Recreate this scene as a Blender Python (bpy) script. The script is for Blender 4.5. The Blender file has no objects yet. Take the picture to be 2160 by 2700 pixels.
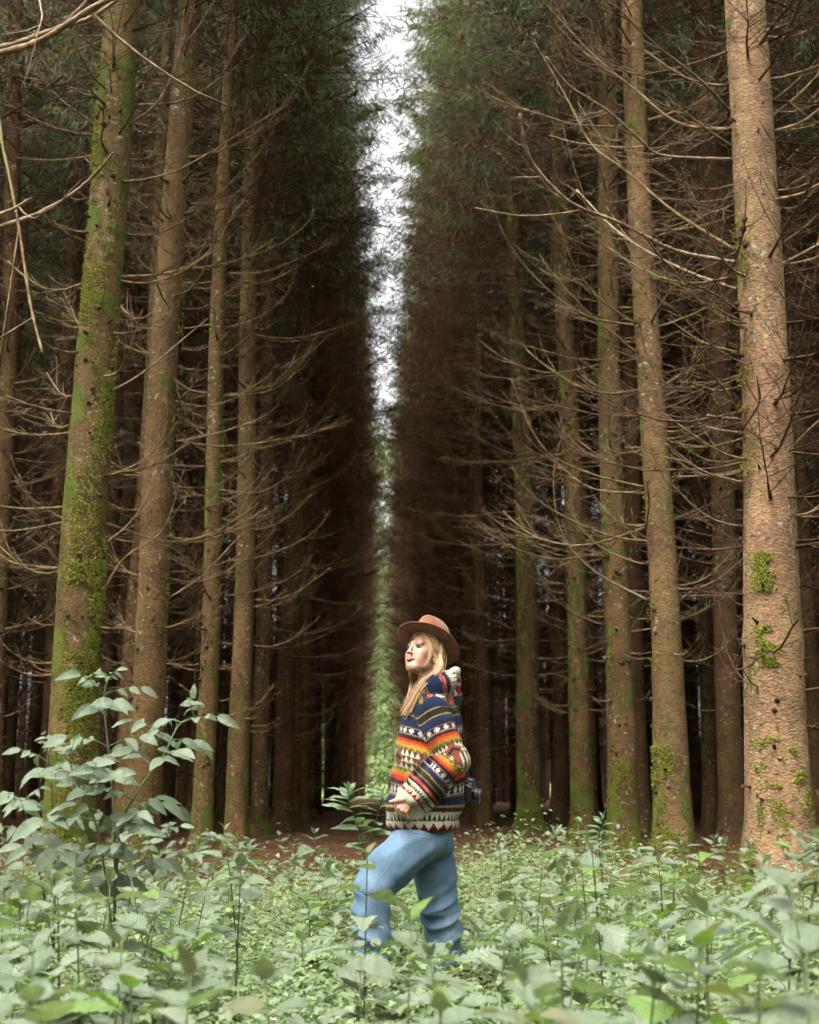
import bpy, math, random
import numpy as np
from mathutils import Vector, Matrix, Euler, Quaternion

# ------------------------------------------------------------------ camera, sky, sun, exposure
scn = bpy.context.scene
COL = scn.collection
F_PX, CX, CY = 3600.0, 1080.0, 1350.0           # lens in pixels of the 2160 x 2700 photograph
PITCH = math.atan2(710.0, 3600.0)                # looking slightly up: eye level falls low in the frame
YAW = math.atan2(75.0, 3600.0)                   # turned slightly right of the avenue
CAM = Vector((0.0, 0.0, 0.95))
FWD = Vector((math.sin(YAW) * math.cos(PITCH), math.cos(YAW) * math.cos(PITCH), math.sin(PITCH)))
RGT = Vector((math.cos(YAW), -math.sin(YAW), 0.0))
UPV = RGT.cross(FWD)

cam_data = bpy.data.cameras.new('camera')
cam = bpy.data.objects.new('camera', cam_data)
COL.objects.link(cam)
cam.location = CAM
cam.rotation_euler = FWD.to_track_quat('-Z', 'Y').to_euler()
cam_data.sensor_fit = 'VERTICAL'
cam_data.sensor_height = 36.0
cam_data.sensor_width = 36.0
cam_data.lens = 48.0
cam_data.clip_start = 0.05
cam_data.clip_end = 2000.0
cam_data.dof.use_dof = True
cam_data.dof.focus_distance = 7.2
cam_data.dof.aperture_fstop = 4.5
scn.camera = cam

SUN_EL, SUN_AZ = math.radians(60), math.radians(214)      # soft light from the clearing behind the camera, left
world = bpy.data.worlds.new('World')
scn.world = world
world.use_nodes = True
wn = world.node_tree
for n in list(wn.nodes):
    wn.nodes.remove(n)
sky = wn.nodes.new('ShaderNodeTexSky')
sky.sky_type = 'NISHITA'
sky.sun_disc = False
sky.sun_elevation = SUN_EL
sky.sun_rotation = SUN_AZ
sky.air_density = 1.0
sky.dust_density = 6.0
sky.ozone_density = 1.0
hsv = wn.nodes.new('ShaderNodeHueSaturation')
hsv.inputs['Saturation'].default_value = 0.10             # thin even cloud: nearly white
bg = wn.nodes.new('ShaderNodeBackground')
bg.inputs['Strength'].default_value = 0.15
wo = wn.nodes.new('ShaderNodeOutputWorld')
wn.links.new(sky.outputs[0], hsv.inputs['Color'])
wn.links.new(hsv.outputs[0], bg.inputs['Color'])
wn.links.new(bg.outputs[0], wo.inputs['Surface'])

sun_data = bpy.data.lights.new('sun', 'SUN')
sun_data.energy = 1.5
sun_data.angle = math.radians(25)
sun_data.color = (1.0, 0.95, 0.87)
sun = bpy.data.objects.new('sun', sun_data)
COL.objects.link(sun)
sdir = Vector((math.sin(SUN_AZ) * math.cos(SUN_EL), math.cos(SUN_AZ) * math.cos(SUN_EL), math.sin(SUN_EL)))
sun.rotation_euler = sdir.to_track_quat('Z', 'Y').to_euler()

scn.view_settings.view_transform = 'Standard'
scn.view_settings.look = 'None'
scn.view_settings.exposure = 2.1
scn.view_settings.gamma = 1.0
scn.view_settings.use_curve_mapping = False
scn.render.engine = 'CYCLES'
cy = scn.cycles
cy.max_bounces = 5
cy.diffuse_bounces = 2
cy.glossy_bounces = 2
cy.transmission_bounces = 4
cy.transparent_max_bounces = 4
cy.caustics_reflective = False
cy.caustics_refractive = False
cy.use_denoising = True
cy.use_adaptive_sampling = True
cy.adaptive_threshold = 0.05
cy.adaptive_min_samples = 20
scn.render.use_persistent_data = False

RNG = np.random.default_rng(7)
random.seed(7)
R = math.radians


def at(px, py, Y):
    """the point at distance Y (metres ahead) seen at pixel (px, py) of the photograph"""
    d = FWD + RGT * ((px - CX) / F_PX) - UPV * ((py - CY) / F_PX)
    return CAM + d * (Y / d.y)


def ground_z(x, y):
    return 0.035 * np.sin(x * 0.9 + 1.3) * np.sin(y * 0.7 + 0.4) + 0.02 * np.sin(x * 2.3 + y * 1.7)


# ------------------------------------------------------------------ mesh helpers
def make_mesh(name, V, quads=None, tris=None, mats=None, smooth=True, mat_index=None, uv=None, attrs=None):
    V = np.asarray(V, dtype=np.float32).reshape(-1, 3)
    q = np.zeros((0, 4), np.int32) if quads is None else np.asarray(quads, np.int32).reshape(-1, 4)
    t = np.zeros((0, 3), np.int32) if tris is None else np.asarray(tris, np.int32).reshape(-1, 3)
    me = bpy.data.meshes.new(name)
    me.vertices.add(len(V))
    me.vertices.foreach_set('co', V.ravel())
    loops = np.concatenate([q.ravel(), t.ravel()]).astype(np.int32)
    npoly = len(q) + len(t)
    me.loops.add(len(loops))
    me.loops.foreach_set('vertex_index', loops)
    me.polygons.add(npoly)
    starts = np.concatenate([np.arange(len(q)) * 4, len(q) * 4 + np.arange(len(t)) * 3]).astype(np.int32)
    me.polygons.foreach_set('loop_start', starts)
    if smooth:
        me.polygons.foreach_set('use_smooth', np.ones(npoly, bool))
    if mat_index is not None:
        me.polygons.foreach_set('material_index', np.asarray(mat_index, np.int32))
    if uv is not None:
        l = me.uv_layers.new(name='UVMap')
        l.data.foreach_set('uv', np.asarray(uv, np.float32)[loops].ravel())
    me.update(calc_edges=True)
    me.validate()
    if attrs:
        for k, (typ, arr) in attrs.items():
            a = me.attributes.new(k, typ, 'POINT')
            if typ == 'FLOAT':
                a.data.foreach_set('value', np.asarray(arr, np.float32).ravel())
            else:
                c = np.ones((len(V), 4), np.float32)
                c[:, :3] = arr
                a.data.foreach_set('color', c.ravel())
    for m in (mats or []):
        me.materials.append(m)
    return me


class Geo:
    """collects verts, quads and tris (and one float per vertex) for one mesh"""
    def __init__(self):
        self.V, self.Q, self.T, self.A, self.U, self.MI, self.MT, self.n = [], [], [], [], [], [], [], 0

    def add(self, V, Q=None, T=None, a=None, uv=None, mi=0):
        V = np.asarray(V, float).reshape(-1, 3)
        self.V.append(V)
        if Q is not None and len(Q):
            Q = np.asarray(Q, int).reshape(-1, 4)
            self.Q.append(Q + self.n); self.MI.append(np.full(len(Q), mi))
        if T is not None and len(T):
            T = np.asarray(T, int).reshape(-1, 3)
            self.T.append(T + self.n); self.MT.append(np.full(len(T), mi))
        self.A.append(np.full(len(V), 0.5) if a is None else np.broadcast_to(np.asarray(a, float), (len(V),)))
        self.U.append(np.zeros((len(V), 2)) if uv is None else np.asarray(uv, float))
        self.n += len(V)

    def tube(self, P, rad, sides=5, cap=True, a=None, mi=0):
        P = np.asarray(P, float); n = len(P)
        rad = np.broadcast_to(np.asarray(rad, float), (n,))
        T = np.gradient(P, axis=0)
        T /= np.linalg.norm(T, axis=1)[:, None] + 1e-12
        ref = np.array([0, 0, 1.0]) if abs(T[0, 2]) < 0.85 else np.array([0, 1.0, 0])
        A = np.cross(T, ref); A /= np.linalg.norm(A, axis=1)[:, None] + 1e-12
        B = np.cross(T, A)
        th = np.arange(sides) * 2 * math.pi / sides
        V = P[:, None, :] + rad[:, None, None] * (A[:, None, :] * np.cos(th)[None, :, None] + B[:, None, :] * np.sin(th)[None, :, None])
        i = np.arange(n - 1)[:, None] * sides; j = np.arange(sides)[None, :]; k = (j + 1) % sides
        Q = np.stack([i + j, i + k, i + sides + k, i + sides + j], -1).reshape(-1, 4)
        V = V.reshape(-1, 3); Tt = None
        if cap:
            V = np.vstack([V, P[-1:], P[:1]])
            e = (n - 1) * sides
            Tt = [[e + s, e + (s + 1) % sides, n * sides] for s in range(sides)] + [[(s + 1) % sides, s, n * sides + 1] for s in range(sides)]
        self.add(V, Q, Tt, a, mi=mi)

    def mesh(self, name, mats=None, smooth=True, attr=True, uv=False):
        V = np.vstack(self.V)
        Q = np.vstack(self.Q) if self.Q else None
        T = np.vstack(self.T) if self.T else None
        mi = np.concatenate(self.MI + self.MT)
        return make_mesh(name, V, Q, T, mats, smooth, mat_index=mi if mi.any() else None, uv=np.vstack(self.U) if uv else None,
                         attrs={'var': ('FLOAT', np.concatenate(self.A))} if attr else None)


def link(name, me, parent=None, loc=None, rot=None, scale=None):
    o = bpy.data.objects.new(name, me)
    COL.objects.link(o)
    if parent is not None:
        o.parent = parent
    if loc is not None:
        o.location = loc
    if rot is not None:
        o.rotation_euler = rot
    if scale is not None:
        o.scale = (scale,) * 3 if np.isscalar(scale) else scale
    return o


def tag(o, label, cat, group=None, kind=None):
    o['label'] = label
    if cat:
        o['category'] = cat
    if group:
        o['group'] = group
    if kind:
        o['kind'] = kind
    return o


def thing(name, label, cat, loc, rotz=0.0, group=None):
    o = link(name, None, loc=loc, rot=(0, 0, rotz))
    o.empty_display_size = 0.2
    return tag(o, label, cat, group)


def wob(p, f, seed, n=5):
    """smooth pseudo noise in -1..1 for arrays of points"""
    r = np.random.default_rng(seed)
    out = np.zeros(len(p))
    for _ in range(n):
        k = r.normal(size=3); k *= f * r.uniform(0.6, 1.5) / np.linalg.norm(k)
        out += np.sin(p @ k + r.uniform(0, 6.28))
    return out / (n ** 0.5 * 1.3)


def spline(pts, n):
    """Catmull-Rom through pts, n samples; works on rows of any width"""
    P = np.asarray(pts, float)
    P = np.vstack([2 * P[0] - P[1], P, 2 * P[-1] - P[-2]])
    m = len(P) - 3
    t = np.linspace(0, m - 1e-6, n)
    i = t.astype(int); f = (t - i)[:, None]
    a, b, c, d = P[i], P[i + 1], P[i + 2], P[i + 3]
    return 0.5 * (2 * b + (c - a) * f + (2 * a - 5 * b + 4 * c - d) * f ** 2 + (3 * b - a - 3 * c + d) * f ** 3)


# ------------------------------------------------------------------ material helpers
class NT:
    def __init__(self, name):
        self.m = bpy.data.materials.new(name)
        self.m.use_nodes = True
        self.t = self.m.node_tree
        for n in list(self.t.nodes):
            self.t.nodes.remove(n)
        self.out = self.t.nodes.new('ShaderNodeOutputMaterial')

    def new(self, typ, **kw):
        n = self.t.nodes.new(typ)
        for k, v in kw.items():
            setattr(n, k, v)
        return n

    def put(self, sock, v):
        if v is None:
            return
        if isinstance(v, bpy.types.NodeSocket):
            self.t.links.new(v, sock)
        elif isinstance(v, (tuple, list)) and len(v) == 3 and sock.type == 'RGBA':
            sock.default_value = (*v, 1)
        else:
            sock.default_value = v

    def m_(self, op, a, b=None, c=None, clamp=False):
        n = self.new('ShaderNodeMath', operation=op)
        n.use_clamp = clamp
        for s, v in zip(n.inputs, (a, b, c)):
            self.put(s, v)
        return n.outputs[0]

    def mix(self, f, a, b, mode='MIX'):
        n = self.new('ShaderNodeMix', data_type='RGBA', blend_type=mode)
        self.put(n.inputs[0], f); self.put(n.inputs[6], a); self.put(n.inputs[7], b)
        return n.outputs[2]

    def ramp(self, f, stops, interp='LINEAR'):
        n = self.new('ShaderNodeValToRGB')
        r = n.color_ramp; r.interpolation = interp
        while len(r.elements) < len(stops):
            r.elements.new(0.5)
        for e, (p, c) in zip(r.elements, stops):
            e.position = p
            e.color = (c, c, c, 1) if np.isscalar(c) else (*c, 1)
        self.put(n.inputs[0], f)
        return n.outputs[0]

    def step(self, x, lo, hi):
        n = self.new('ShaderNodeMapRange', interpolation_type='SMOOTHSTEP')
        self.put(n.inputs[0], x); n.inputs[1].default_value = lo; n.inputs[2].default_value = hi
        return n.outputs[0]

    def noise(self, vec, scale, detail=3, rough=0.55, dist=0.0):
        n = self.new('ShaderNodeTexNoise')
        self.put(n.inputs['Vector'], vec)
        n.inputs['Scale'].default_value = scale; n.inputs['Detail'].default_value = detail
        n.inputs['Roughness'].default_value = rough; n.inputs['Distortion'].default_value = dist
        return n.outputs[0]

    def voro(self, vec, scale, feature='F1', out=0):
        n = self.new('ShaderNodeTexVoronoi', feature=feature)
        self.put(n.inputs['Vector'], vec); n.inputs['Scale'].default_value = scale
        return n.outputs[out]

    def coord(self, which='Object'):
        return self.new('ShaderNodeTexCoord').outputs[which]

    def mapping(self, vec, loc=(0, 0, 0), scale=(1, 1, 1), rot=(0, 0, 0)):
        n = self.new('ShaderNodeMapping')
        self.put(n.inputs[0], vec); self.put(n.inputs[1], loc); self.put(n.inputs[2], rot); self.put(n.inputs[3], scale)
        return n.outputs[0]

    def vadd(self, a, b):
        n = self.new('ShaderNodeVectorMath', operation='ADD')
        self.put(n.inputs[0], a); self.put(n.inputs[1], b)
        return n.outputs[0]

    def attr(self, name, typ='GEOMETRY', out='Fac'):
        n = self.new('ShaderNodeAttribute', attribute_type=typ, attribute_name=name)
        return n.outputs[out]

    def rand(self):
        return self.new('ShaderNodeObjectInfo').outputs['Random']

    def sep(self, vec):
        n = self.new('ShaderNodeSeparateXYZ'); self.put(n.inputs[0], vec)
        return n.outputs

    def bump(self, h, strength=0.5, dist=0.01, normal=None):
        n = self.new('ShaderNodeBump')
        n.inputs['Strength'].default_value = strength; n.inputs['Distance'].default_value = dist
        self.put(n.inputs['Height'], h); self.put(n.inputs['Normal'], normal)
        return n.outputs[0]

    def princ(self, col, rough=0.7, spec=0.3, normal=None, **kw):
        n = self.new('ShaderNodeBsdfPrincipled')
        self.put(n.inputs['Base Color'], col); self.put(n.inputs['Roughness'], rough)
        n.inputs['Specular IOR Level'].default_value = spec
        self.put(n.inputs['Normal'], normal)
        for k, v in kw.items():
            self.put(n.inputs[k.replace('_', ' ')], v)
        return n.outputs[0]

    def done(self, shader):
        self.t.links.new(shader, self.out.inputs['Surface'])
        return self.m


def mat_bark():
    k = NT('bark')
    co = k.coord('Object')
    rnd = k.rand()
    off = k.new('ShaderNodeCombineXYZ'); k.put(off.inputs[0], k.m_('MULTIPLY', rnd, 37.0)); k.put(off.inputs[2], k.m_('MULTIPLY', rnd, 91.0))
    co = k.vadd(co, off.outputs[0])
    flakes = k.noise(k.mapping(co, scale=(1, 1, 2.6)), 26, 4, 0.62)
    big = k.noise(co, 2.2, 3, 0.6)
    cracks = k.voro(k.mapping(co, scale=(1, 1, 1.7)), 48)
    streak = k.noise(k.mapping(co, scale=(3, 3, 0.35)), 3.0, 3, 0.6)
    f = k.m_('ADD', k.m_('MULTIPLY', flakes, 0.6), k.m_('MULTIPLY', big, 0.4))
    base = k.ramp(f, [(0.34, (0.026, 0.014, 0.005)), (0.47, (0.080, 0.043, 0.015)), (0.58, (0.138, 0.078, 0.028)), (0.72, (0.215, 0.132, 0.056))])
    base = k.mix(k.m_('MULTIPLY', k.step(cracks, 0.35, 0.75), 0.38), base, (0.06, 0.034, 0.017))
    scar = k.voro(k.mapping(co, scale=(1, 1, 1.5)), 7.5)
    base = k.mix(k.m_('MULTIPLY', k.m_('SUBTRACT', 1.0, k.step(scar, 0.10, 0.20)), 0.85), base, (0.030, 0.019, 0.010))      # scars of shed twigs
    moss = k.attr('moss', 'OBJECT')
    film = k.m_('MULTIPLY', k.step(k.m_('ADD', streak, k.m_('MULTIPLY', moss, 0.22)), 0.50, 0.80), 0.34)
    base = k.mix(film, base, k.mix(flakes, (0.030, 0.034, 0.007), (0.120, 0.122, 0.028)))     # green algae film
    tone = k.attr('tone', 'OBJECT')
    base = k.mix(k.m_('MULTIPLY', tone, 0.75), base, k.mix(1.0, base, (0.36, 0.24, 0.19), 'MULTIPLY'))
    base = k.mix(k.m_('MULTIPLY', tone, -1.2, clamp=True), base, k.mix(1.0, base, (2.0, 2.1, 3.1), 'MULTIPLY'))      # paler bark
    lich = k.m_('MULTIPLY', k.step(k.noise(co, 17, 3, 0.65), 0.60, 0.66), k.step(k.noise(k.vadd(co, (5, 3, 9)), 1.6, 2), 0.42, 0.6))
    base = k.mix(k.m_('MULTIPLY', lich, 0.75), base, (0.25, 0.28, 0.20))
    # moss, in patches; more of it on trunks that carry it, and towards their foot
    z = k.sep(k.coord('Object'))[2]
    nrm = k.new('ShaderNodeNewGeometry').outputs['Normal']
    side = k.m_('MULTIPLY', k.m_('ABSOLUTE', k.sep(nrm)[0]), 0.16)
    foot = k.m_('MULTIPLY', k.m_('SUBTRACT', 1.0, k.step(z, 0.0, 1.6)), 0.22)
    mn = k.m_('ADD', k.m_('MULTIPLY', k.noise(k.mapping(co, scale=(1, 1, 0.6)), 4.2, 6, 0.68), 2.0), k.m_('MULTIPLY', k.noise(co, 38, 4, 0.7), 0.5))
    mn = k.m_('SUBTRACT', mn, 0.75)
    mm = k.m_('ADD', k.m_('ADD', mn, side), k.m_('ADD', foot, k.m_('MULTIPLY', moss, 0.60)))
    mask = k.step(mm, 0.98, 1.10)
    fur = k.noise(co, 95, 3, 0.7)
    mcol = k.ramp(fur, [(0.3, (0.026, 0.034, 0.005)), (0.5, (0.100, 0.115, 0.015)), (0.7, (0.235, 0.235, 0.040))])
    mcol = k.mix(k.step(big, 0.45, 0.62), mcol, k.mix(1.0, mcol, (0.68, 0.85, 0.60), 'MULTIPLY'))
    col = k.mix(mask, base, mcol)
    h = k.m_('ADD', k.m_('MULTIPLY', flakes, 1.0), k.m_('MULTIPLY', cracks, -0.45))
    h = k.m_('ADD', h, k.m_('MULTIPLY', mask, k.m_('MULTIPLY', fur, 4.5)))
    return k.done(k.princ(col, 0.88, 0.2, k.bump(h, 0.85, 0.012)))


def mat_twig(name, c0, c1, green=0.0):
    k = NT(name)
    co = k.coord('Object')
    n = k.noise(co, 14, 3)
    col = k.mix(k.step(n, 0.35, 0.65), c0, c1)
    v = k.attr('var')
    col = k.mix(k.m_('MULTIPLY', v, 0.6), col, k.mix(1.0, col, (0.45, 0.38, 0.32), 'MULTIPLY'))
    if green:
        g = k.m_('MULTIPLY', k.step(k.noise(co, 4.5, 2), 0.52, 0.64), k.m_('LESS_THAN', k.rand(), green))
        col = k.mix(k.m_('MULTIPLY', g, 0.7), col, (0.055, 0.085, 0.012))
        al = k.step(k.noise(k.vadd(co, (3, 7, 1)), 2.0, 2), 0.45, 0.7)
        col = k.mix(k.m_('MULTIPLY', al, 0.45), col, (0.13, 0.13, 0.04))
    return k.done(k.princ(col, 0.85, 0.2, k.bump(k.noise(co, 160, 3), 0.5, 0.004)))


def mat_leaf(name, c0, c1, rough=0.5, spec=0.4, trans=0.3, veins=0.0, rnd=True, vcol=None):
    k = NT(name)
    v = k.rand() if rnd else k.attr('var')
    col = k.mix(v, c0, c1)
    if vcol:                                                             # a few fresher leaves
        col = k.mix(k.step(v, 0.9, 0.93), col, vcol)
        col = k.mix(k.m_('MULTIPLY', k.m_('LESS_THAN', v, 0.025), 0.4), col, (0.22, 0.17, 0.05))      # and a few that yellow
    co = k.coord('Object')
    col = k.mix(k.m_('MULTIPLY', k.step(k.noise(co, 9 if rnd else 3, 3), 0.45, 0.7), 0.35), col, k.mix(1.0, col, (0.62, 0.70, 0.50), 'MULTIPLY'))
    nrm = None
    if veins:
        uv = k.sep(k.coord('UV'))
        # side veins rise at an angle from the midrib
        ph = k.m_('SUBTRACT', k.m_('MULTIPLY', uv[0], 8.5), k.m_('MULTIPLY', k.m_('ABSOLUTE', uv[1]), 3.2))
        tri = k.m_('ABSOLUTE', k.m_('SUBTRACT', k.m_('FRACT', ph), 0.5))
        vein = k.m_('SUBTRACT', 1.0, k.step(tri, 0.02, 0.16))
        mid = k.m_('SUBTRACT', 1.0, k.step(k.m_('ABSOLUTE', uv[1]), 0.01, 0.08))
        vv = k.m_('MAXIMUM', vein, mid)
        col = k.mix(k.m_('MULTIPLY', vv, 0.20), col, (0.19, 0.25, 0.13))
        h = k.m_('ADD', k.m_('MULTIPLY', vv, -1.0), k.m_('MULTIPLY', k.noise(k.coord('UV'), 24, 2), 0.5))
        nrm = k.bump(h, veins, 0.006)
    p = k.princ(col, rough, spec, nrm)
    tr = k.new('ShaderNodeBsdfTranslucent')
    k.put(tr.inputs[0], k.mix(1.0, col, (1.1, 1.3, 0.55), 'MULTIPLY'))
    mx = k.new('ShaderNodeMixShader')
    mx.inputs[0].default_value = trans
    k.t.links.new(p, mx.inputs[1]); k.t.links.new(tr.outputs[0], mx.inputs[2])
    return k.done(mx.outputs[0])


def mat_plain(name, col, rough=0.6, spec=0.4, nscale=0, namp=0.0, bump=0.0, **kw):
    k = NT(name)
    co = k.coord('Object')
    c = col
    nrm = None
    if nscale:
        n = k.noise(co, nscale, 4)
        c = k.mix(k.m_('MULTIPLY', n, namp), col, tuple(x * 0.35 for x in col))
        if bump:
            nrm = k.bump(n, bump, 0.003)
    return k.done(k.princ(c, rough, spec, nrm, **kw))


M = {}
M['bark'] = mat_bark()
M['branch'] = mat_twig('branch_bark', (0.075, 0.046, 0.021), (0.185, 0.125, 0.060), 0.3)
M['pale_branch'] = mat_twig('pale_branch_bark', (0.13, 0.088, 0.048), (0.27, 0.195, 0.125), 0.0)
M['twig'] = mat_twig('dead_twig', (0.032, 0.017, 0.008), (0.095, 0.052, 0.024))  # darkened colour also stands in for shade inside the forest
M['lit_twig'] = mat_twig('lit_dead_twig', (0.085, 0.042, 0.020), (0.200, 0.108, 0.052))  # brighter copy of the dead twig; avenue light put into its colour
M['moss'] = mat_leaf('moss_tufts', (0.095, 0.115, 0.012), (0.290, 0.295, 0.048), 0.8, 0.1, 0.25, rnd=False)
M['knot'] = mat_plain('knot', (0.060, 0.038, 0.021), 0.9, 0.1, 60, 0.6, 0.4)
M['needle'] = mat_leaf('spruce_needles', (0.095, 0.112, 0.068), (0.175, 0.192, 0.120), 0.65, 0.25, 0.5, rnd=False)
# ------------------------------------------------------------------ ground
def build_ground():
    def axis(lo, hi, flo, fhi, fine, n):
        a = flo - np.geomspace(fine, flo - lo, n); b = fhi + np.geomspace(fine, hi - fhi, n)
        return np.unique(np.concatenate([a, np.arange(flo, fhi + 1e-6, fine), b]))
    xs = axis(-350, 350, -9, 9, 0.15, 30)
    ys = axis(-350, 700, -2, 26, 0.15, 30)
    X, Y = np.meshgrid(xs, ys, indexing='ij')
    Z = ground_z(X, Y) * np.clip(1.6 - np.hypot(X, Y) / 60, 0.0, 1)
    nx, ny = X.shape
    i = np.arange(nx - 1)[:, None] * ny; j = np.arange(ny - 1)[None, :]
    Q = np.stack([i + j, i + ny + j, i + ny + j + 1, i + j + 1], -1).reshape(-1, 4)
    k = NT('forest_floor')
    co = k.coord('Object')
    n1 = k.noise(co, 9, 6, 0.7)
    n2 = k.noise(co, 0.8, 3, 0.6)
    straw = k.noise(k.mapping(co, scale=(1, 3, 1), rot=(0, 0, 0.6)), 45, 4, 0.7)
    col = k.ramp(k.m_('ADD', k.m_('MULTIPLY', n1, 0.5), k.m_('MULTIPLY', straw, 0.5)),
                 [(0.32, (0.024, 0.011, 0.006)), (0.48, (0.085, 0.038, 0.019)), (0.62, (0.19, 0.092, 0.048))])
    y = k.sep(co)[1]
    green = k.m_('MULTIPLY', k.m_('SUBTRACT', 1.0, k.step(k.m_('ADD', y, k.m_('MULTIPLY', n2, 6.0)), 11.0, 16.0)), k.step(n1, 0.35, 0.6))
    col = k.mix(k.m_('MULTIPLY', green, 0.85), col, (0.035, 0.055, 0.016))
    far = k.step(y, 86, 94)
    col = k.mix(far, col, (0.16, 0.20, 0.07))
    m = k.done(k.princ(col, 0.9, 0.15, k.bump(k.m_('ADD', n1, straw), 0.8, 0.03)))
    o = link('ground', make_mesh('ground', np.stack([X, Y, Z], -1).reshape(-1, 3), Q, None, [m]))
    o['kind'] = 'structure'
    o['label'] = 'forest floor of reddish fallen needles and dark soil'


build_ground()


# ------------------------------------------------------------------ branches
def branch_curve(rng, L, up0, curl, n, side=0.25):
    s = np.linspace(0, 1, n)
    el = up0 + curl * s ** 1.2 + 0.10 * np.sin(s * 6 + rng.uniform(0, 6)) * rng.uniform(0.3, 1)
    az = side * (np.sin(s * rng.uniform(1.5, 4) + rng.uniform(0, 6)) * s) + rng.normal() * 0.15 * s
    el = el + np.cumsum(rng.normal(0, 0.07, n)); az = az + np.cumsum(rng.normal(0, 0.09, n))
    d = np.stack([np.cos(el) * np.cos(az), np.cos(el) * np.sin(az), np.sin(el)], -1)
    return np.vstack([[0, 0, 0], np.cumsum(d[:-1] * (L / (n - 1)), axis=0)])


def add_branch(g, rng, L, r, up0, curl, ntwig, M4=None, sides=4, n=8, tw=(0.15, 0.5), trad=0.0035, sub=0, curve=None, tsides=3):
    P = branch_curve(rng, L, up0, curl, n) if curve is None else curve
    n = len(P)
    s = np.linspace(0, 1, n)
    rad = r * (1 - rng.choice([0.45, 0.78, 0.85]) * s ** 0.8) * (1 + 0.13 * rng.normal(size=n))
    rad[0] *= 1.35
    T = np.gradient(P, axis=0); T /= np.linalg.norm(T, axis=1)[:, None]

    def put(Q, rr, sd, a):
        if M4 is not None:
            Q = Q @ M4[:3, :3].T + M4[:3, 3]
        g.tube(Q, rr, sd, a=a, cap=sd > 3)
    put(P, rad, sides, rng.uniform(0, 0.6))
    if sides > 4 and L > 0.7:                                 # forks
        for _ in range(rng.integers(1, 3)):
            i = rng.integers(n // 3, n - 2)
            d = T[i] + rng.normal(size=3) * 0.38; d /= np.linalg.norm(d)
            l = L * rng.uniform(0.18, 0.42)
            ss = np.linspace(0, 1, 6)[:, None]
            put(P[i] + d * l * ss + np.array([0, 0, 0.25 * l]) * ss ** 2 + np.cumsum(rng.normal(0, 0.006, (6, 3)), 0) * ss, rad[i] * 0.62 * (1 - 0.6 * ss[:, 0]), 4, rng.uniform(0, 0.6))
    for q in range(ntwig):
        u = rng.uniform(0.12, 0.98)
        fi = u * (n - 1); i = min(int(fi), n - 2); f = fi - i
        p0 = P[i] * (1 - f) + P[i + 1] * f
        t = T[i]
        sd = rng.choice([-1, 1]); lat = np.cross(t, [0, 0, 1.0]); lat /= np.linalg.norm(lat) + 1e-9
        ang = rng.uniform(0.5, 1.2)
        d = t * math.cos(ang) + lat * sd * math.sin(ang) + np.array([0, 0, rng.normal(0.0, 0.28)])
        d /= np.linalg.norm(d)
        l = rng.uniform(*tw) * (1.25 - 0.7 * u) * min(1.0, L / 1.2)
        m = 4
        ss = np.linspace(0, 1, m)[:, None]
        bend = np.array([0, 0, rng.uniform(-0.15, 0.5)]) + t * rng.uniform(0, 0.4)
        Q = p0 + d * l * ss + bend * l * ss ** 2
        put(Q, trad * rng.uniform(0.7, 1.3) * (1 - 0.55 * ss[:, 0]), tsides, rng.uniform(0, 1))
        for _ in range(sub):
            w = rng.uniform(0.25, 0.95); b0 = p0 + d * l * w + bend * l * w * w
            dd = d + rng.normal(size=3) * 0.7; dd /= np.linalg.norm(dd)
            l2 = l * rng.uniform(0.25, 0.5)
            put(np.stack([b0, b0 + dd * l2 * 0.55, b0 + dd * l2 + np.array([0, 0, 0.1 * l2])]), trad * 0.6 * np.array([1, 0.8, 0.5]), 3, rng.uniform(0, 1))


def placed(az, z, r0, scale=1.0, roll=0.0):
    m = Matrix.Translation((math.cos(az) * r0, math.sin(az) * r0, z)) @ Matrix.Rotation(az, 4, 'Z') @ Matrix.Rotation(roll, 4, 'X') @ Matrix.Scale(scale, 4)
    return np.array(m)


def dead_branches_mesh(seed, z0=1.3, z1=12.0, twig_scale=1.0, fat=1.0, subs=2, mat='twig'):
    """all dead branches of one background spruce"""
    rng = np.random.default_rng(seed)
    g = Geo()
    z = z0
    while z < z1:
        h = (z - z0) / (z1 - z0)
        for _ in range(rng.integers(3, 6)):
            az = rng.uniform(0, 6.283)
            if z < 3.2:
                L = rng.uniform(0.35, 1.5)
            else:
                L = rng.uniform(1.1, 2.3) * (1 - 0.1 * h)
            nt = int((6 + 18 * min(1, h * 2.2)) * L / 1.4 * twig_scale)
            add_branch(g, rng, L, rng.uniform(0.009, 0.015) * (0.5 + 0.5 * fat), R(rng.uniform(-16, 14)), R(rng.uniform(30, 80)), nt,
                       placed(az, z + rng.normal() * 0.05, 0.13), sides=3, n=7, tw=(0.22, 0.75), trad=0.0040 * fat, sub=subs)
        z += rng.uniform(0.28, 0.48)
    return g.mesh('dead_branches', [M[mat]])


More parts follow.
